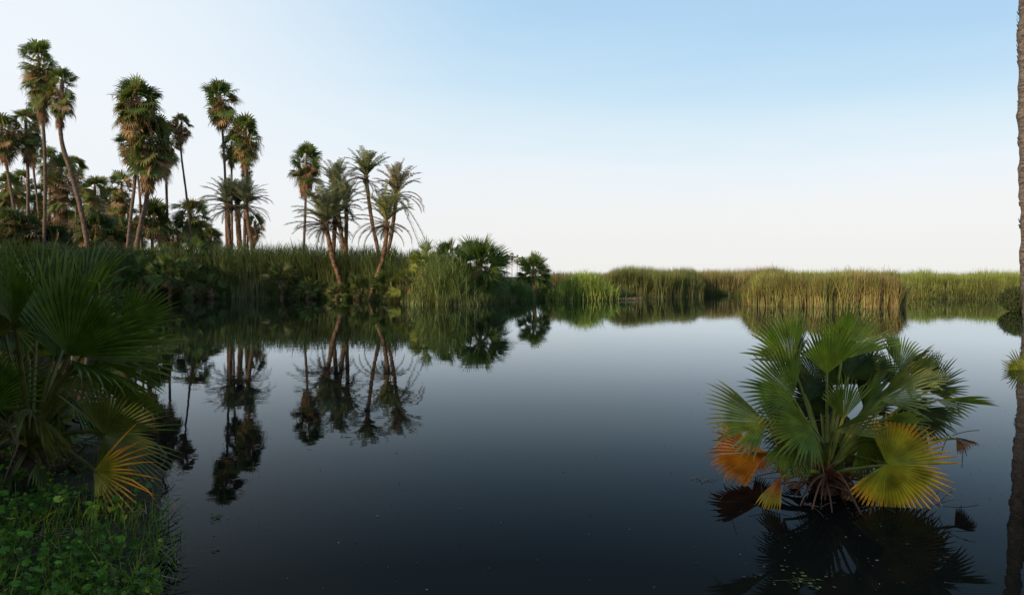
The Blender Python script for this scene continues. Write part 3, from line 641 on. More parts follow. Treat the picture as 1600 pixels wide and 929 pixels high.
for lab, x, D, h, rx in [('dark shrubby tuft at the water\'s edge among the yellow green reeds',1478,49.5,1.3,.9),('rounded olive tuft rising from the yellow green reeds',1392,52,2.6,1.0),('brown rounded tuft above the left part of the reed island',1203,40,2.25,.7)]:
    clump(lab, x, D, rx, 500, h, C_OL if 'dark' not in lab else [[.05,.06,.03],[.09,.09,.04]], [1]*(4 if 'dark' not in lab else 2), .014, .6)
# dark overhanging shrub at right edge
a = Acc(); c = W(1600, 465, 30.5); n = 9000
q = rng.normal(0,1,(n,3)); q = nrm(q)*rng.uniform(.3,1,(n,1))**.4*[1.15,.9,.62]+[c[0]+.35,30.8,.5]; q[:,2] = np.abs(q[:,2])
cc = mixcol([[.06,.08,.03],[.09,.11,.035],[.045,.055,.025]],[2,2,1],n); blades(a, q, rng.uniform(.1,.25,n), .012, .9, 1.2, cc, cc*1.2, seg=(0,.5,1.))
for k in range(14):
    e = np.array([c[0]+.35,30.8,0])+rng.normal(0,1,3)*[.7,.5,.1]+[0,0,.8]; tube(a, [[c[0]+.5,30.9,-.1], (e+[c[0]+.5,30.9,0])/2, e], [.03,.02,.008], [.1,.08,.06], 4)
tag(a.build('shrub', M_REED, None, (c[0],30.8,0)), 'dark rounded shrub hanging over the water beside the palm trunk at the right edge', 'shrub')
# dead-reed debris line on the spit
a = Acc(); n = 500; x = rng.uniform(955,1000,n); D = rng.uniform(44.8,46.6,n); X=(x-800)/F*D
d = rng.normal(0,1,(n,3))*[1,.4,.12]; d = nrm(d)*rng.uniform(.1,.3,(n,1)); P0 = np.column_stack([X,D,np.full(n,.04)+rng.uniform(0,.14,n)])
s = np.array([0,0,.012]); V = np.stack([P0-s,P0+s,P0+d],1); a.add(V.reshape(-1,3), np.arange(n*3).reshape(-1,3), np.repeat(mixcol([[.2,.17,.11],[.1,.09,.06]],[1,1],n),3,0))
stuff(a, 'reed_litter', M_DEAD, 'tangle of pale broken reed stems lying on the water beside the bright green clump', 'reed litter')

# ================================================================= RIGHT EDGE TRUNK
D = 22.9
P = [W(1614,510,D)-[0,0,.4]]+[W(x,y,D) for x,y in [(1612,505),(1608,430),(1605,300),(1604,180),(1603,60),(1604,0),(1606,-120),(1606,-220)]]
path = smooth_path(P, 90)
root = empty('fan_palm', path[0], 'palm with a thick ringed grey brown trunk standing in water at the right edge', 'palm tree')
ac = Acc(); n = len(path); zz = np.linspace(0,1,n)
tube(ac, path, .225*(1+.07*np.sin(zz*110)+.09*np.sin(zz*41+1)+.04*np.sin(zz*230)+.06*np.sin(zz*17)), [.2,.15,.12], 22, .08)
for k in range(240):
    u = rng.uniform(0.03,1)*(n-1); p = path[int(u)]; az = rng.uniform(0,6.28); h = np.array([math.cos(az), math.sin(az), 0]); s = np.cross(h,[0,0,1.])
    ac.add([p+h*.21-s*.09,p+h*.21+s*.09,p+h*.265+[0,0,.16]-s*.05,p+h*.265+[0,0,.16]+s*.05,], [(0,1,3),(0,3,2)], [.2,.15,.12])
ac.build('trunk', M_SHADEBARK, root, path[0], True)
g, d = Acc(), Acc(); fan_crown(g, d, path[-1], np.array([0,0,-1.]), 3.6, 2.4, 50, 50)
g.build('crown', M_LEAF, root, path[0]); d.build('dead_leaf_skirt', M_DEAD, root, path[0])

# ================================================================= LEAVES OF THE NEAR PALMS
def leaf(root, heart, D, hub, th, Rp, spread, tilt=0, roll=0, g=None, nseg=None, droop=.12, hang=.15, fold=.25, split=.62, side=.18, label=None, name='leaf', petw=.011, petc=(.13,.15,.05), mat=None, pleat=1.0, kink=.12, jit=.07):
    """hub: photo column, row of the leaf base; th: direction of the leaf axis in the photo plane, tilt: away from the camera"""
    h = W(hub[0], hub[1], D); R = Rp*D/F; t, ti = R_(th), R_(tilt)
    ax = np.array([math.cos(t)*math.cos(ti), math.sin(ti), math.sin(t)*math.cos(ti)])
    n0 = np.array([0,-1.,0]); n0 = nrm(n0-np.dot(n0,ax)*ax); s = np.cross(ax, n0)
    nm = n0*math.cos(R_(roll))+s*math.sin(R_(roll))
    nseg = nseg or max(10, int(spread/4.6)); a = Acc()
    gg = [(q[0], np.array(q[1])) for q in (g or GA)]
    fan(a, h, ax, nm, R, R_(spread), nseg, split, droop, hang, fold, gg, 1, jit, pleat, side=side)
    if heart is not None:
        mid = (heart+h)/2+np.array([0,0,kink*np.linalg.norm(h-heart)])
        q = bez(heart, mid, h+ax*R*.06, 9); pa = Acc(); tube(pa, q, np.linspace(petw*1.7, petw*.8, 9), np.array(petc), 6)
    # fine dry threads on the leaf edge
    o = a.build(name, mat or M_NEAR, root, ROOT0); 
    if heart is not None: pa.build('stalk', mat or M_NEAR, o, ROOT0)
    if label: o['label'] = label
    return o
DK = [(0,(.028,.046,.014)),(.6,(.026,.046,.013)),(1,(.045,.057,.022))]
GA = [(0,(.09,.13,.03)),(.55,(.075,.125,.028)),(.85,(.10,.135,.04)),(1,(.15,.12,.06))]
LT = [(0,(.17,.22,.04)),(.6,(.13,.20,.04)),(1,(.14,.17,.05))]
GR = [(0,(.12,.155,.07)),(.6,(.10,.14,.055)),(1,(.13,.14,.07))]
YT = [(0,(.10,.14,.03)),(.6,(.085,.125,.03)),(.85,(.2,.17,.05)),(1,(.30,.20,.07))]
BY = [(0,(.15,.16,.02)),(.45,(.17,.18,.022)),(.62,(.26,.22,.025)),(.78,(.46,.25,.03)),(1,(.52,.23,.04))]
OR = [(0,(.50,.20,.025)),(.5,(.55,.21,.02)),(1,(.42,.14,.03))]
RB = [(0,(.22,.07,.03)),(.4,(.26,.09,.03)),(.6,(.20,.17,.03)),(1,(.25,.17,.03))]
BR = [(0,(.20,.10,.06)),(1,(.16,.08,.05))]
# ---- half sunken palm
D0 = 4.94; H0 = W(1292, 742, D0); ROOT0 = np.array([H0[0], D0, 0.])
rt = empty('young_fan_palm', ROOT0, 'young fan palm half sunken in the pond, green leaves above orange and yellow dying ones', 'palm plant')
a = Acc(); tube(a, [H0-[0,0,.55],H0-[0,0,.2],H0-[0,0,.05],H0+[0,0,.06]], [.10,.115,.09,.05], [.2,.08,.05], 14, .2)
for k in range(34):
    az = rng.uniform(0,6.28); h = np.array([math.cos(az),math.sin(az),0]); z = rng.uniform(-.2,.03); s = np.cross(h,[0,0,1.]); L = rng.uniform(.06,.16)
    p = H0+[0,0,z]; a.add([p+h*.07-s*.05,p+h*.07+s*.05,p+h*(.10+L*.5)+[0,0,L*.7]-s*.02,p+h*(.10+L*.5)+[0,0,L*.7]+s*.02,p+h*.03+[0,0,.06]],[(0,1,3),(0,3,2),(0,4,1)],np.array([.26,.09,.045])*rng.uniform(.6,1.4))
a.build('trunk', M_DEAD, rt, ROOT0)
L = lambda *q, **k: leaf(rt, H0, *q, **k)
L(5.25,(1237,566),122,98,100,-10,12,LT,fold=.15,hang=.05)
L(5.35,(1240,572),78,76,70,15,55,DK,hang=.1)
L(5.15,(1292,584),97,88,92,-12,-8,LT,fold=.35,hang=.02)
L(5.3,(1314,562),76,98,118,-8,10,LT,hang=.05)
L(5.2,(1322,592),38,88,130,15,-48,DK,hang=.25)
L(4.85,(1240,618),157,98,172,-12,18,GA,fold=.15,hang=.08,label='broad dark green leaf facing the camera')
L(4.75,(1199,660),174,112,100,-16,46,YT,fold=.2,hang=.12)
L(4.8,(1374,625),35,90,110,-8,22,GR,fold=.35,hang=.12)
L(4.55,(1297,674),40,92,80,-22,30,GR,fold=.7,hang=.15)
L(5.1,(1452,612),70,66,185,0,10,DK,hang=.1)
L(4.9,(1420,600),50,70,120,-10,25,GR,hang=.1)
L(5.0,(1462,624),4,90,70,8,62,GA,fold=.6,hang=.05)
L(5.2,(1400,602),108,68,120,12,25,GR,fold=.3,hang=.15)
L(4.62,(1385,724),-16,106,256,-10,-4,BY,fold=-.08,hang=.05,droop=.05,side=.17,split=.60,label='big round yellowing leaf with orange tips spread over the water',kink=.05,nseg=46)
L(5.3,(1196,706),184,92,96,-4,40,OR,fold=.2,split=.75,hang=.15,label='bright orange dead leaf touching the water at the left')
L(5.3,(1172,706),-18,46,110,-4,40,OR,fold=.3,split=.72,hang=.3,label='smaller orange dead leaf at the left')
L(4.62,(1221,742),238,62,48,-15,20,RB,fold=.6,hang=.25,split=.7,nseg=10,label='narrow folded leaf turning red and yellow')
L(4.75,(1226,752),100,40,60,5,10,RB,fold=.6,hang=.2,split=.7,nseg=8)
L(5.15,(1494,684),-15,34,120,0,50,BR,fold=.5,split=.7,hang=.8,label='shrivelled brown leaf on a bent stalk at the right')
for (x,y,th,R,spr,ti,ro,g) in [(1272,704,196,84,100,-8,62,DK),(1312,706,-14,70,100,-6,62,GA),(1318,655,96,74,90,-5,12,GA),(1345,648,58,80,80,5,25,GA),(1298,650,128,60,90,25,25,DK),(1262,628,80,66,110,25,10,DK),(1330,690,20,70,110,-10,45,GA),(1272,690,165,66,110,-12,40,GA)]:
    leaf(rt, H0, 4.94+ti*.01, (x,y), th, R, spr, ti, ro, g, hang=.12, fold=.25)
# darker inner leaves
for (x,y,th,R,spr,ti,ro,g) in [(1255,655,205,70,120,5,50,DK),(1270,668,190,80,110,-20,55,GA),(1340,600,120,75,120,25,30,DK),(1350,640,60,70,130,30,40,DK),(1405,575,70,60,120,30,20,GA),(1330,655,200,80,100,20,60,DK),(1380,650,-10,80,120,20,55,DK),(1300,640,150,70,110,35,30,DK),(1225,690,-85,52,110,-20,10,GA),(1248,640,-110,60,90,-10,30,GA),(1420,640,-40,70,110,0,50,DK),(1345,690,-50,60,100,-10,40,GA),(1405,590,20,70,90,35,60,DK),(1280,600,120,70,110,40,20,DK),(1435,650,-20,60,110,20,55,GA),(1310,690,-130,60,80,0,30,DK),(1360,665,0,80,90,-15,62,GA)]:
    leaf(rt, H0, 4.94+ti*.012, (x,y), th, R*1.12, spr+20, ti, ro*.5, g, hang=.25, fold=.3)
# dead leaf stalks and strings round the base
a = Acc()
for (x,y,dd,r) in [(1345,803,-.5,.012),(1240,742,-.3,.01),(1268,800,-.4,.008),(1215,760,.0,.008),(1385,770,-.1,.009),(1350,730,.0,.010),(1422,720,.2,.009),(1250,790,-.5,.006),(1400,745,.3,.009),(1230,720,.3,.01),(1180,745,.3,.006),(1330,770,-.35,.008),(1300,800,-.5,.007),(1262,765,-.45,.012),(1365,752,.1,.008)]:
    e = W(x,y,D0+dd); e[2] = max(e[2],-.03); q = bez(H0+rng.normal(0,.03,3), (H0+e)/2+[0,0,rng.uniform(.02,.16)], e, 8); tube(a, q, np.linspace(r*1.6,r*.6,8), np.array([.27,.13,.075])*rng.uniform(.6,1.3), 5)
for k in range(26):      # bent dry stalks that splay from the base
    az = rng.uniform(0,6.28); Ls = rng.uniform(.16,.42); e = H0+np.array([math.cos(az)*Ls*1.2,math.sin(az)*Ls*.6,0]); e[2] = rng.uniform(-.02,.10)
    s0 = H0+[0,0,rng.uniform(-.12,.02)]; tube(a, bez(s0,(s0+e)/2+[0,0,rng.uniform(.05,.16)],e,8), np.linspace(.013,.005,8), np.array([.34,.15,.08])*rng.uniform(.5,1.4), 5)
for k in range(9):       # rags of dead leaf caught round the base
    az = rng.uniform(0,6.28); Ls = rng.uniform(.12,.28); b0 = H0+np.array([math.cos(az)*Ls,math.sin(az)*Ls*.6,rng.uniform(-.10,.03)]); c0 = np.array([.34,.13,.06])*rng.uniform(.5,1.3)
    fan(a, b0, np.array([math.cos(az),math.sin(az)*.6,-.6]), rng.normal(0,1,3), rng.uniform(.08,.16), R_(rng.uniform(40,90)), 7, .6, .2, .6, .5, [(0,c0),(1,c0*.8)], 0, .3)
for k in range(70):
    b = H0+rng.normal(0,1,3)*[.32,.2,.08]+[0,0,-.02]; e = b+rng.normal(0,1,3)*[.16,.12,.10]+[0,0,-.1]; e[2] = max(e[2],-.02); tube(a, bez(b,(b+e)/2+rng.normal(0,.04,3),e,5), np.full(5,.0022), np.array([.24,.14,.09])*rng.uniform(.5,1.5), 3)
for (p,q) in [((1494,684),(1523,692)),((1500,690),(1511,712)),((1480,684),(1470,710)),((1488,680),(1530,672)),((1505,700),(1503,730))]:
    A_=W(*p,5.1); B_=W(*q,5.05); tube(a, bez(A_,(A_+B_)/2+[0,0,.02],B_,5), np.full(5,.003),[.12,.06,.05],3)
a.build('dead_stalks', M_DEAD, rt, ROOT0)

# ---- leaf rising from the water at right
D1 = 11.4; ROOT0 = W(1612, 590, D1); ROOT0[2] = 0; Hh = ROOT0+[.1,0,-.1]
rt2 = empty('young_fan_palm', ROOT0, 'yellow green palm leaves poking out of the water by the right edge trunk', 'palm plant')
leaf(rt2, Hh, D1, (1602,590), 118, 48, 190, 10, 5, [(0,(.22,.22,.04)),(.6,(.20,.21,.04)),(1,(.16,.09,.03))], nseg=34, hang=.02, split=.62)
leaf(rt2, Hh, D1+.3, (1606,590), 40, 46, 160, 10, 5, [(0,(.22,.22,.04)),(.6,(.20,.21,.04)),(1,(.16,.09,.03))], nseg=30, hang=.02, split=.62)

# ---- big shore palm, left foreground
D2 = 5.3; H2 = W(48, 700, D2); ROOT0 = np.array([H2[0], D2, .1])
rt = empty('young_fan_palm', ROOT0, 'big dark fan palm on the left shore with one orange leaf low over the water', 'palm plant')
a = Acc(); tube(a, [H2-[0,0,.5],H2-[0,0,.2],H2], [.13,.13,.09], [.1,.06,.04], 12, .2); a.build('trunk', M_DEAD, rt, ROOT0)
SD = [(0,(.026,.050,.010)),(.6,(.032,.064,.011)),(1,(.060,.085,.022))]
SO = [(0,(.05,.068,.022)),(.6,(.043,.062,.02)),(1,(.065,.072,.028))]
SY = [(0,(.10,.12,.03)),(.35,(.20,.17,.03)),(.6,(.42,.20,.03)),(1,(.50,.15,.03))]
L = lambda *q, **k: leaf(rt, H2, *q, **{**dict(petw=.014, petc=(.05,.06,.025), hang=.12), **k})
L(5.1,(108,556),62,176,118,-6,8,SD,fold=.3,split=.52)
L(5.3,(86,560),98,180,70,8,20,SD,fold=.4)
L(4.9,(110,562),-14,172,92,-10,58,SD,fold=.3,hang=.3)
L(5.2,(120,556),10,150,60,25,50,SD,fold=.3)
L(4.8,(22,508),88,126,90,-8,-10,SD,fold=.3)
L(4.7,(22,512),10,62,150,-10,30,SO,fold=.3,nseg=10,split=.25)
L(5.3,(-25,520),78,150,90,0,0,SD,fold=.3)
L(4.8,(163,678),6,138,235,0,18,SO,fold=.1,hang=.06,split=.45,side=.2)
L(4.5,(146,736),-12,112,132,-4,-8,SY,fold=.1,hang=.1,split=.3,side=.05,label='orange and yellow dying leaf low over the water',nseg=18)
L(4.7,(50,640),-25,110,120,-20,45,SO,fold=.4,hang=.35,split=.4,nseg=16)
L(4.6,(40,640),-110,80,60,-10,20,SO,fold=.4,hang=.4,split=.2,nseg=6)
L(5.5,(190,520),48,95,80,15,15,SD,fold=.5)
L(5.6,(150,560),0,120,80,10,60,SD,fold=.5,hang=.3)
for (x,y,th,R,spr,ti,ro,dz) in [(60,500,110,140,90,20,20,.5),(130,470,85,100,90,20,10,.9),(0,600,160,120,110,0,40,0),(90,640,-60,90,100,-10,40,.2),(40,560,60,120,100,25,30,.7),(-20,560,100,140,110,0,10,.2),(20,680,-160,100,110,0,40,.1),(110,620,-35,110,90,0,60,.4),(70,600,20,120,80,25,60,.8),(-10,470,80,110,80,10,10,.6),(-30,640,60,120,120,0,20,0),(170,600,-30,90,90,20,50,.9),(60,720,-40,90,100,-20,50,-.2),(20,740,-90,80,120,-20,30,-.3),(100,720,-20,80,110,10,50,.3)]:
    L(5.2+dz,(x,y),th,R,spr,ti,ro,SD if rng.random()<.6 else SO,fold=.4,hang=.2)
a = Acc()
for k in range(40):
    b = H2+rng.normal(0,1,3)*[.3,.2,.15]; e = b+rng.normal(0,1,3)*[.3,.2,.25]; e[0] = min(e[0],-2.9); e[2] = max(e[2],.05); tube(a, bez(b,(b+e)/2+rng.normal(0,.1,3),e,6), np.linspace(.012,.005,6), np.array([.10,.07,.04])*rng.uniform(.5,1.3), 4)
a.build('dead_stalks', M_DEAD, rt, ROOT0)
# second shore palms behind it
for lab, hx, hy, D_, rp, n_ in [('dark fan palm behind the big shore palm, its leaf tips against the grove',  60, 500, 8.2, 120, 26),('dark fan palm at the left edge behind the big shore palm', -60, 520, 7.0, 150, 26),('low dark fan palm on the shore below the big shore palm\'s left leaves', -20, 700, 6.0, 150, 22)]:
    m = D_/F; h = W(hx,hy,D_); ROOT0 = np.array([h[0],D_,.2])
    r3 = empty('young_fan_palm', ROOT0, lab, 'palm plant', 'dark fan palms on the left shore'); g = Acc(); t = Acc()
    tube(t, [ROOT0-[0,0,.3],(ROOT0+h)/2,h], [.14,.12,.09],[.08,.06,.04],10,.2); t.build('trunk', M_DEAD, r3, ROOT0)
    for i in range(n_):
        u=(i+.5)/n_; el=R_(88-85*u+rng.normal(0,6)); az=i*2.39996; dr=np.array([math.cos(az)*math.cos(el),math.sin(az)*math.cos(el),math.sin(el)])
        hub=h+dr*rp*m*.5; fan(g,hub,dr,np.array([0,0,1.])+rng.normal(0,.4,3)-.6*dr,rp*m*.6,R_(rng.uniform(100,170)),24,.5,.15,.2,.4,[(q[0],np.array(q[1])) for q in SD],1,.08)
        tube(g,bez(h,(h+hub)/2+[0,0,.05],hub,5),np.full(5,.011),[.05,.06,.025],5,cap=False)
    g.build('crown', M_NEAR, r3, ROOT0)

# ================================================================= PENNYWORT AND GRASS ON THE NEAR SHORE
def land_pts(n, x0, x1, y0, y1, off=.0):
    P = np.column_stack([rng.uniform(x0,x1,n*3), rng.uniform(y0,y1,n*3)]); return P[shore_sd(P) > off][:n]
a = Acc(); P = np.vstack([land_pts(5200,-4.6,-.9,2.3,4.35,-.06), land_pts(500,-5.2,-2,4.3,6,-.05)])
gp = wob(P[:,0]*2.2+P[:,1]*.8)+wob(P[:,1]*2.6-P[:,0])+np.clip(-.15*(P[:,1]-4.2),-.6,.2); P = P[gp > -.35+rng.normal(0,.15,len(P))]
n = len(P); z0 = np.maximum(ground_z(P), 0); hh = rng.uniform(.02,.2,n)*(np.clip(shore_sd(P)*1.2+.25,0,1))+.012
rad = rng.uniform(.007,.024,n)*np.where(rng.random(n) < .12, 1.35, 1)
nr_ = nrm(rng.normal(0,.38,(n,3))+[0,-.25,1]); u = nrm(np.cross(nr_, rng.normal(0,1,(n,3)))); v = np.cross(nr_, u)
C = np.column_stack([P, z0+hh]); k = 10; an = np.linspace(.25, 2*np.pi-.25, k); lob = 1+.06*np.cos(an*5)
rim = C[:,None]+rad[:,None,None]*lob[None,:,None]*(np.cos(an)[None,:,None]*u[:,None]+np.sin(an)[None,:,None]*v[:,None])+nr_[:,None]*(rad*.18)[:,None,None]
V = np.concatenate([C[:,None], rim], 1); f = (np.array([(0,q+1,q+2) for q in range(k-1)])[None]+np.arange(n)[:,None,None]*(k+1)).reshape(-1,3)
cc = mixcol([[.055,.125,.02],[.08,.165,.028],[.035,.085,.018],[.17,.22,.05]],[5,4,3,1],n); a.add(V.reshape(-1,3), f, np.repeat(cc,k+1,0))
s = np.array([.0016,0,0]); b0 = np.column_stack([P+rng.normal(0,.03,(n,2)), z0]); V = np.stack([b0-s,b0+s,C],1); a.add(V.reshape(-1,3), np.arange(n*3).reshape(-1,3), np.repeat(cc*1.2,3,0))
stuff(a, 'pennywort', M_HERB, 'round leaved water pennywort carpeting the lower left shore', 'ground cover')
a = Acc(); P = np.vstack([land_pts(2000,-5,-1,2.3,4.4,-.06), land_pts(500,-3.,-1.2,2.6,4.2,-.14)]); n = len(P)
cc = mixcol([[.05,.10,.02],[.08,.13,.03],[.17,.16,.07]],[4,3,1.2],n); B = np.column_stack([P, np.maximum(ground_z(P),0)-.01])
blades(a, B, rng.uniform(.06,.32,n), .0028*rng.uniform(.6,1.5,n), .5, 1.2, cc, cc*1.15)
stuff(a, 'grass', M_HERB, 'thin green grass blades mixed into the pennywort at the lower left', 'grass')
a = Acc(); P = land_pts(900,-4.6,-1.5,2.5,6.2,-.15); n = len(P); cc = mixcol([[.20,.13,.07],[.12,.08,.05],[.28,.21,.12]],[2,2,1],n)
d = nrm(rng.normal(0,1,(n,3))*[1,1,.22])*rng.uniform(.05,.3,(n,1)); P0 = np.column_stack([P, np.maximum(ground_z(P),0)+rng.uniform(.01,.09,n)]); s = np.cross(d,[0,0,1.]); s = nrm(s)*rng.uniform(.002,.006,(n,1))
a.add(np.stack([P0-s,P0+s,P0+d],1).reshape(-1,3), np.arange(n*3).reshape(-1,3), np.repeat(cc,3,0))
stuff(a, 'leaf_litter', M_DEAD, 'dry palm leaf fragments and twigs lying among the pennywort', 'litter')
# small floating plants
def floatplant(label, px, py, n, rr, col):
    dep = CAMZ/((py-432)/F); c = np.array([(px-800)/F*dep, dep, .006]); a = Acc()
    for q in range(n):
        p = c+rng.normal(0,1,3)*[rr,rr,0]+[0,0,rng.uniform(0,.006)]; r = rng.uniform(.006,.014); an = np.linspace(0,2*np.pi,7,endpoint=False)+rng.uniform(0,6)
        a.add(np.vstack([p, p+np.column_stack([np.cos(an)*r,np.sin(an)*r*.8,rng.uniform(0,.004,7)])]), [(0,j+1,(j+1)%7+1) for j in range(7)], np.array(col)*rng.uniform(.6,1.3))
    for q in range(max(2,n//3)):
        p = c+rng.normal(0,1,3)*[rr,rr,0]; e = c+rng.normal(0,1,3)*[rr*1.5,rr,0]; p[2]=e[2]=.004; tube(a,[p,(p+e)/2+[0,0,.004],e],[.0012]*3,np.array(col)*.8,3)
    tag(a.build('floating_plant', M_HERB, None, c), label, 'water plant', 'small plants afloat on the near water')
floatplant('small mat of floating leaves off the pennywort shore', 333, 812, 16, .03, (.07,.10,.03))
floatplant('single floating green leaf cluster near the lower left shore', 329, 864, 3, .012, (.06,.13,.04))
floatplant('floating sprig with tiny leaves in front of the half sunken palm', 1262, 915, 22, .05, (.16,.17,.08))
floatplant('floating sprig left of the orange dead leaf', 1100, 752, 10, .04, (.15,.14,.09))
a = Acc(); n = 260; px = rng.uniform(300,1620,n); py = 929-rng.uniform(0,1,n)**.9*330; px[:60] = rng.uniform(1150,1420,60); py[:60] = rng.uniform(790,925,60)
dep = CAMZ/((py-432)/F); X = (px-800)/F*dep; r = rng.uniform(.0018,.005,n)*rng.choice([1,1.7],n,p=[.85,.15]); k=5
C = np.column_stack([X,dep,np.full(n,.006)]); an = np.linspace(0,2*np.pi,k,endpoint=False)[None]+rng.uniform(0,6,(n,1))
rim = C[:,None]+np.stack([np.cos(an)*r[:,None]*1.5,np.sin(an)*r[:,None],rng.uniform(-.001,.004,(n,k))],-1)
V = np.concatenate([C[:,None],rim],1); f = (np.array([(0,j+1,(j+1)%k+1) for j in range(k)])[None]+np.arange(n)[:,None,None]*(k+1)).reshape(-1,3)
a.add(V.reshape(-1,3), f, np.repeat(mixcol([[.34,.31,.24],[.2,.2,.14],[.12,.10,.06]],[1,1,2],n),k+1,0))
stuff(a, 'floating_debris', M_DEAD, 'scattered specks of petals and seeds floating on the near water', 'debris')

# ================================================================= WOODLAND THAT SHADES THE SHORE (left of and behind the photographer)
def wood(label, centres, nl, lsz):
    a = Acc()
    for (x,y,h,r) in centres:
        tube(a, [[x,y,-.2],[x+.2,y,h*.4],[x,y+.2,h*.8]], [.25,.2,.1], [.1,.07,.05], 7, .1)
        q = nrm(rng.normal(0,1,(nl,3)))*rng.uniform(0,1,(nl,1))**.45*[r,r,h*.5]+[x,y,h*.52]; q[:,2] = np.maximum(q[:,2],.2)
        cc = mixcol([GREEN,DKG,GREEN2],[3,3,1],nl); blades(a, q, rng.uniform(.6,1.3,nl)*lsz, .2*lsz, .9, .9, cc, cc*1.1, seg=(0,.5,1.), wp=.5)
    stuff(a, 'woodland', M_LEAF, label, 'woodland')
def added_shade_tree():  # unseen tree, put in to darken the plants on the left shore
    a = Acc(); tube(a, smooth_path([[-7,-1,-.2],[-6.6,0,3],[-5.6,1.5,6.2],[-4.4,3.2,7.6]],12), np.linspace(.3,.08,12), [.1,.07,.05], 8, .1)
    for (x,y,z,r) in [(-4.4,3.2,7.4,2.4),(-6.4,1.8,7.0,2.4),(-3.0,1.2,7.2,2.1),(-6.8,4.4,7.2,2.),(-5,-.5,6.6,2.2)]:
        nl = 420; q = nrm(rng.normal(0,1,(nl,3)))*rng.uniform(0,1,(nl,1))**.4*[r,r,r*.5]+[x,y,z]
        cc = mixcol([GREEN,DKG],[1,1],nl); blades(a, q, rng.uniform(.3,.7,nl), .14, .9, .9, cc, cc*1.1, seg=(0,.5,1.), wp=.5)
    tag(a.build('tree', M_LEAF), 'unseen broad tree added over the left shore to shade the dark fan palms', 'tree')
added_shade_tree()
wood('dense woodland left of the photographer that keeps the near shore in shade', [(-3,-9,9.5,3),(-5,-6,9,2.6),(-9,-5,9,3.2),(-13,-8,10,3.5),(-12,-2,9,3.2),(-17,-5,11,4),(-7,-9,9,3),(-16,0,10,3.5),(-18,5,10,3.5),(-12,4.5,6.5,2.4),(-21,-1,11,4)]+[(-7.5,1.5,11,3.2),(-9,4.5,11,3.2),(-11,8.5,10,2.8)], 1150, .55)
wood('dense woodland on the left shore that shades the foot of the grove', [(-39-i*1.55+rng.uniform(-1.5,1.5), 9+i*2.3+rng.uniform(-1,1), rng.uniform(11.5,14), 3.8) for i in range(13)]+[(-47-i*1.6+rng.uniform(-2,2), 6+i*2.6, rng.uniform(13,15.5), 4.5) for i in range(13)], 1150, 1.2)

# ================================================================= LIGHT, SKY, CAMERA
SUN_EL = 17.; SUN_DIR = nrm([-.72,-.69,math.tan(R_(SUN_EL))*.997])
sun = bpy.data.lights.new('sun', 'SUN'); sun.energy = 4.6; sun.angle = R_(.6); sun.color = (1,.78,.52)
so = bpy.data.objects.new('sun', sun); COL.objects.link(so); so.rotation_euler = Vector(SUN_DIR).to_track_quat('Z','Y').to_euler()
w = bpy.data.worlds.new('World'); sc.world = w; w.use_nodes = True; N, L_ = w.node_tree.nodes, w.node_tree.links
bg = N['Background']; bg.inputs['Strength'].default_value = .1
sky = N.new('ShaderNodeTexSky'); sky.sky_type = 'NISHITA'; sky.sun_disc = False; sky.sun_elevation = R_(SUN_EL)
sky.sun_rotation = math.atan2(SUN_DIR[0], SUN_DIR[1]); sky.air_density = 1.; sky.dust_density = 1.5; sky.ozone_density = 2.
tc = N.new('ShaderNodeTexCoord'); vn = N.new('ShaderNodeVectorMath'); vn.operation = 'NORMALIZE'; L_.new(tc.outputs['Generated'], vn.inputs[0])
sx = N.new('ShaderNodeSeparateXYZ'); L_.new(vn.outputs[0], sx.inputs[0])
# pale haze of the lower sky, wider on the sun's side
dt = N.new('ShaderNodeVectorMath'); dt.operation = 'DOT_PRODUCT'; dt.inputs[1].default_value = (-.96,.10,.0); L_.new(vn.outputs[0], dt.inputs[0])
def math_(op, a, b=None, c=None):
    n = N.new('ShaderNodeMath'); n.operation = op
    for i, q in enumerate([a,b,c]):
        if q is None: continue
        if isinstance(q, (int,float)): n.inputs[i].default_value = q
        else: L_.new(q, n.inputs[i])
    return n.outputs[0]
cr = N.new('ShaderNodeValToRGB'); e = cr.color_ramp.elements   # colour of the sky against elevation (sin), away from the sun
def stops(cr, S):
    e = cr.color_ramp.elements
    while len(e) > 1: e.remove(e[-1])
    e[0].position = S[0][0]; e[0].color = (*S[0][1],1)
    for p, c in S[1:]: q = e.new(p); q.color = (*c,1)
stops(cr, [(0,(.89,.885,.865)),(.10,(.90,.905,.905)),(.16,(.85,.91,.96)),(.21,(.74,.87,.95)),(.27,(.61,.80,.94)),(.33,(.51,.73,.92)),(.38,(.45,.68,.90)),(.44,(.41,.64,.89)),(.7,(.22,.38,.62)),(1,(.14,.26,.5))])
cl = N.new('ShaderNodeValToRGB'); stops(cl, [(0,(.88,.88,.87)),(.12,(.90,.93,.96)),(.25,(.90,.95,1.)),(.42,(.86,.94,1.)),(.7,(.4,.56,.74)),(1,(.2,.33,.55))])
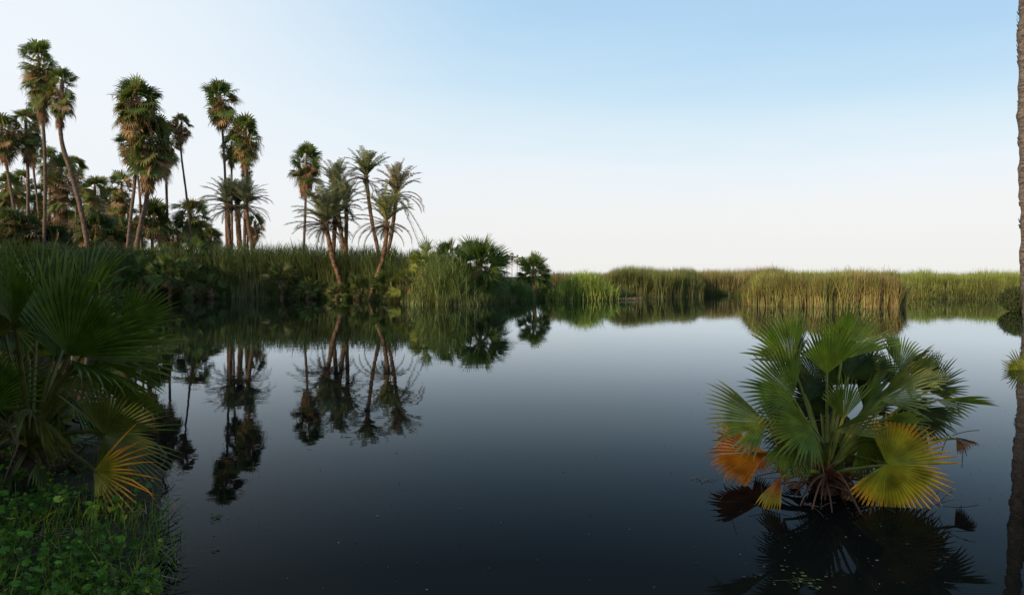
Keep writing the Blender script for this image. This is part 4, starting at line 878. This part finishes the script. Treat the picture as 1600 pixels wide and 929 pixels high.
mpz = N.new('ShaderNodeMapping'); mpz.inputs['Scale'].default_value = (1.2,1.2,9.); L_.new(vn.outputs[0], mpz.inputs['Vector'])
cz = N.new('ShaderNodeTexNoise'); cz.inputs['Scale'].default_value = 1.7; cz.inputs['Detail'].default_value = 5; L_.new(mpz.outputs[0], cz.inputs['Vector'])
zz_ = math_('ADD', sx.outputs['Z'], math_('MULTIPLY_ADD', cz.outputs['Fac'], .075, -.0375))     # thin uneven haze
L_.new(math_('MULTIPLY', zz_, math_('MULTIPLY_ADD', math_('MAXIMUM', sx.outputs['X'], 0.), .36, 1.)), cr.inputs[0]); L_.new(sx.outputs['Z'], cl.inputs[0])
mr = N.new('ShaderNodeMapRange'); mr.inputs['From Min'].default_value = .06; mr.inputs['From Max'].default_value = .62; mr.interpolation_type = 'SMOOTHSTEP'
L_.new(dt.outputs['Value'], mr.inputs['Value'])
mx = N.new('ShaderNodeMix'); mx.data_type = 'RGBA'; L_.new(mr.outputs[0], mx.inputs[0]); L_.new(cr.outputs[0], mx.inputs[6]); L_.new(cl.outputs[0], mx.inputs[7])
sc10 = N.new('ShaderNodeVectorMath'); sc10.operation = 'SCALE'; sc10.inputs['Scale'].default_value = 10.3; L_.new(mx.outputs[2], sc10.inputs[0])
mx2 = N.new('ShaderNodeMix'); mx2.data_type = 'RGBA'; mx2.inputs[0].default_value = .93
L_.new(sky.outputs[0], mx2.inputs[6]); L_.new(sc10.outputs[0], mx2.inputs[7]); L_.new(mx2.outputs[2], bg.inputs['Color'])

cam = bpy.data.cameras.new('camera'); co = bpy.data.objects.new('camera', cam); COL.objects.link(co)
cam.sensor_width = 36; cam.lens = 36*F/1600; cam.clip_start = .05; cam.clip_end = 20000
co.location = (0,0,CAMZ); co.rotation_euler = (math.pi/2-PITCH, 0, 0); sc.camera = co
v = sc.view_settings; v.view_transform = 'Standard'; v.look = 'None'; v.exposure = 0; v.gamma = 1; v.use_curve_mapping = False
sc.cycles.max_bounces = 6; sc.cycles.diffuse_bounces = 2; sc.cycles.glossy_bounces = 2; sc.cycles.transmission_bounces = 2
sc.cycles.use_denoising = True
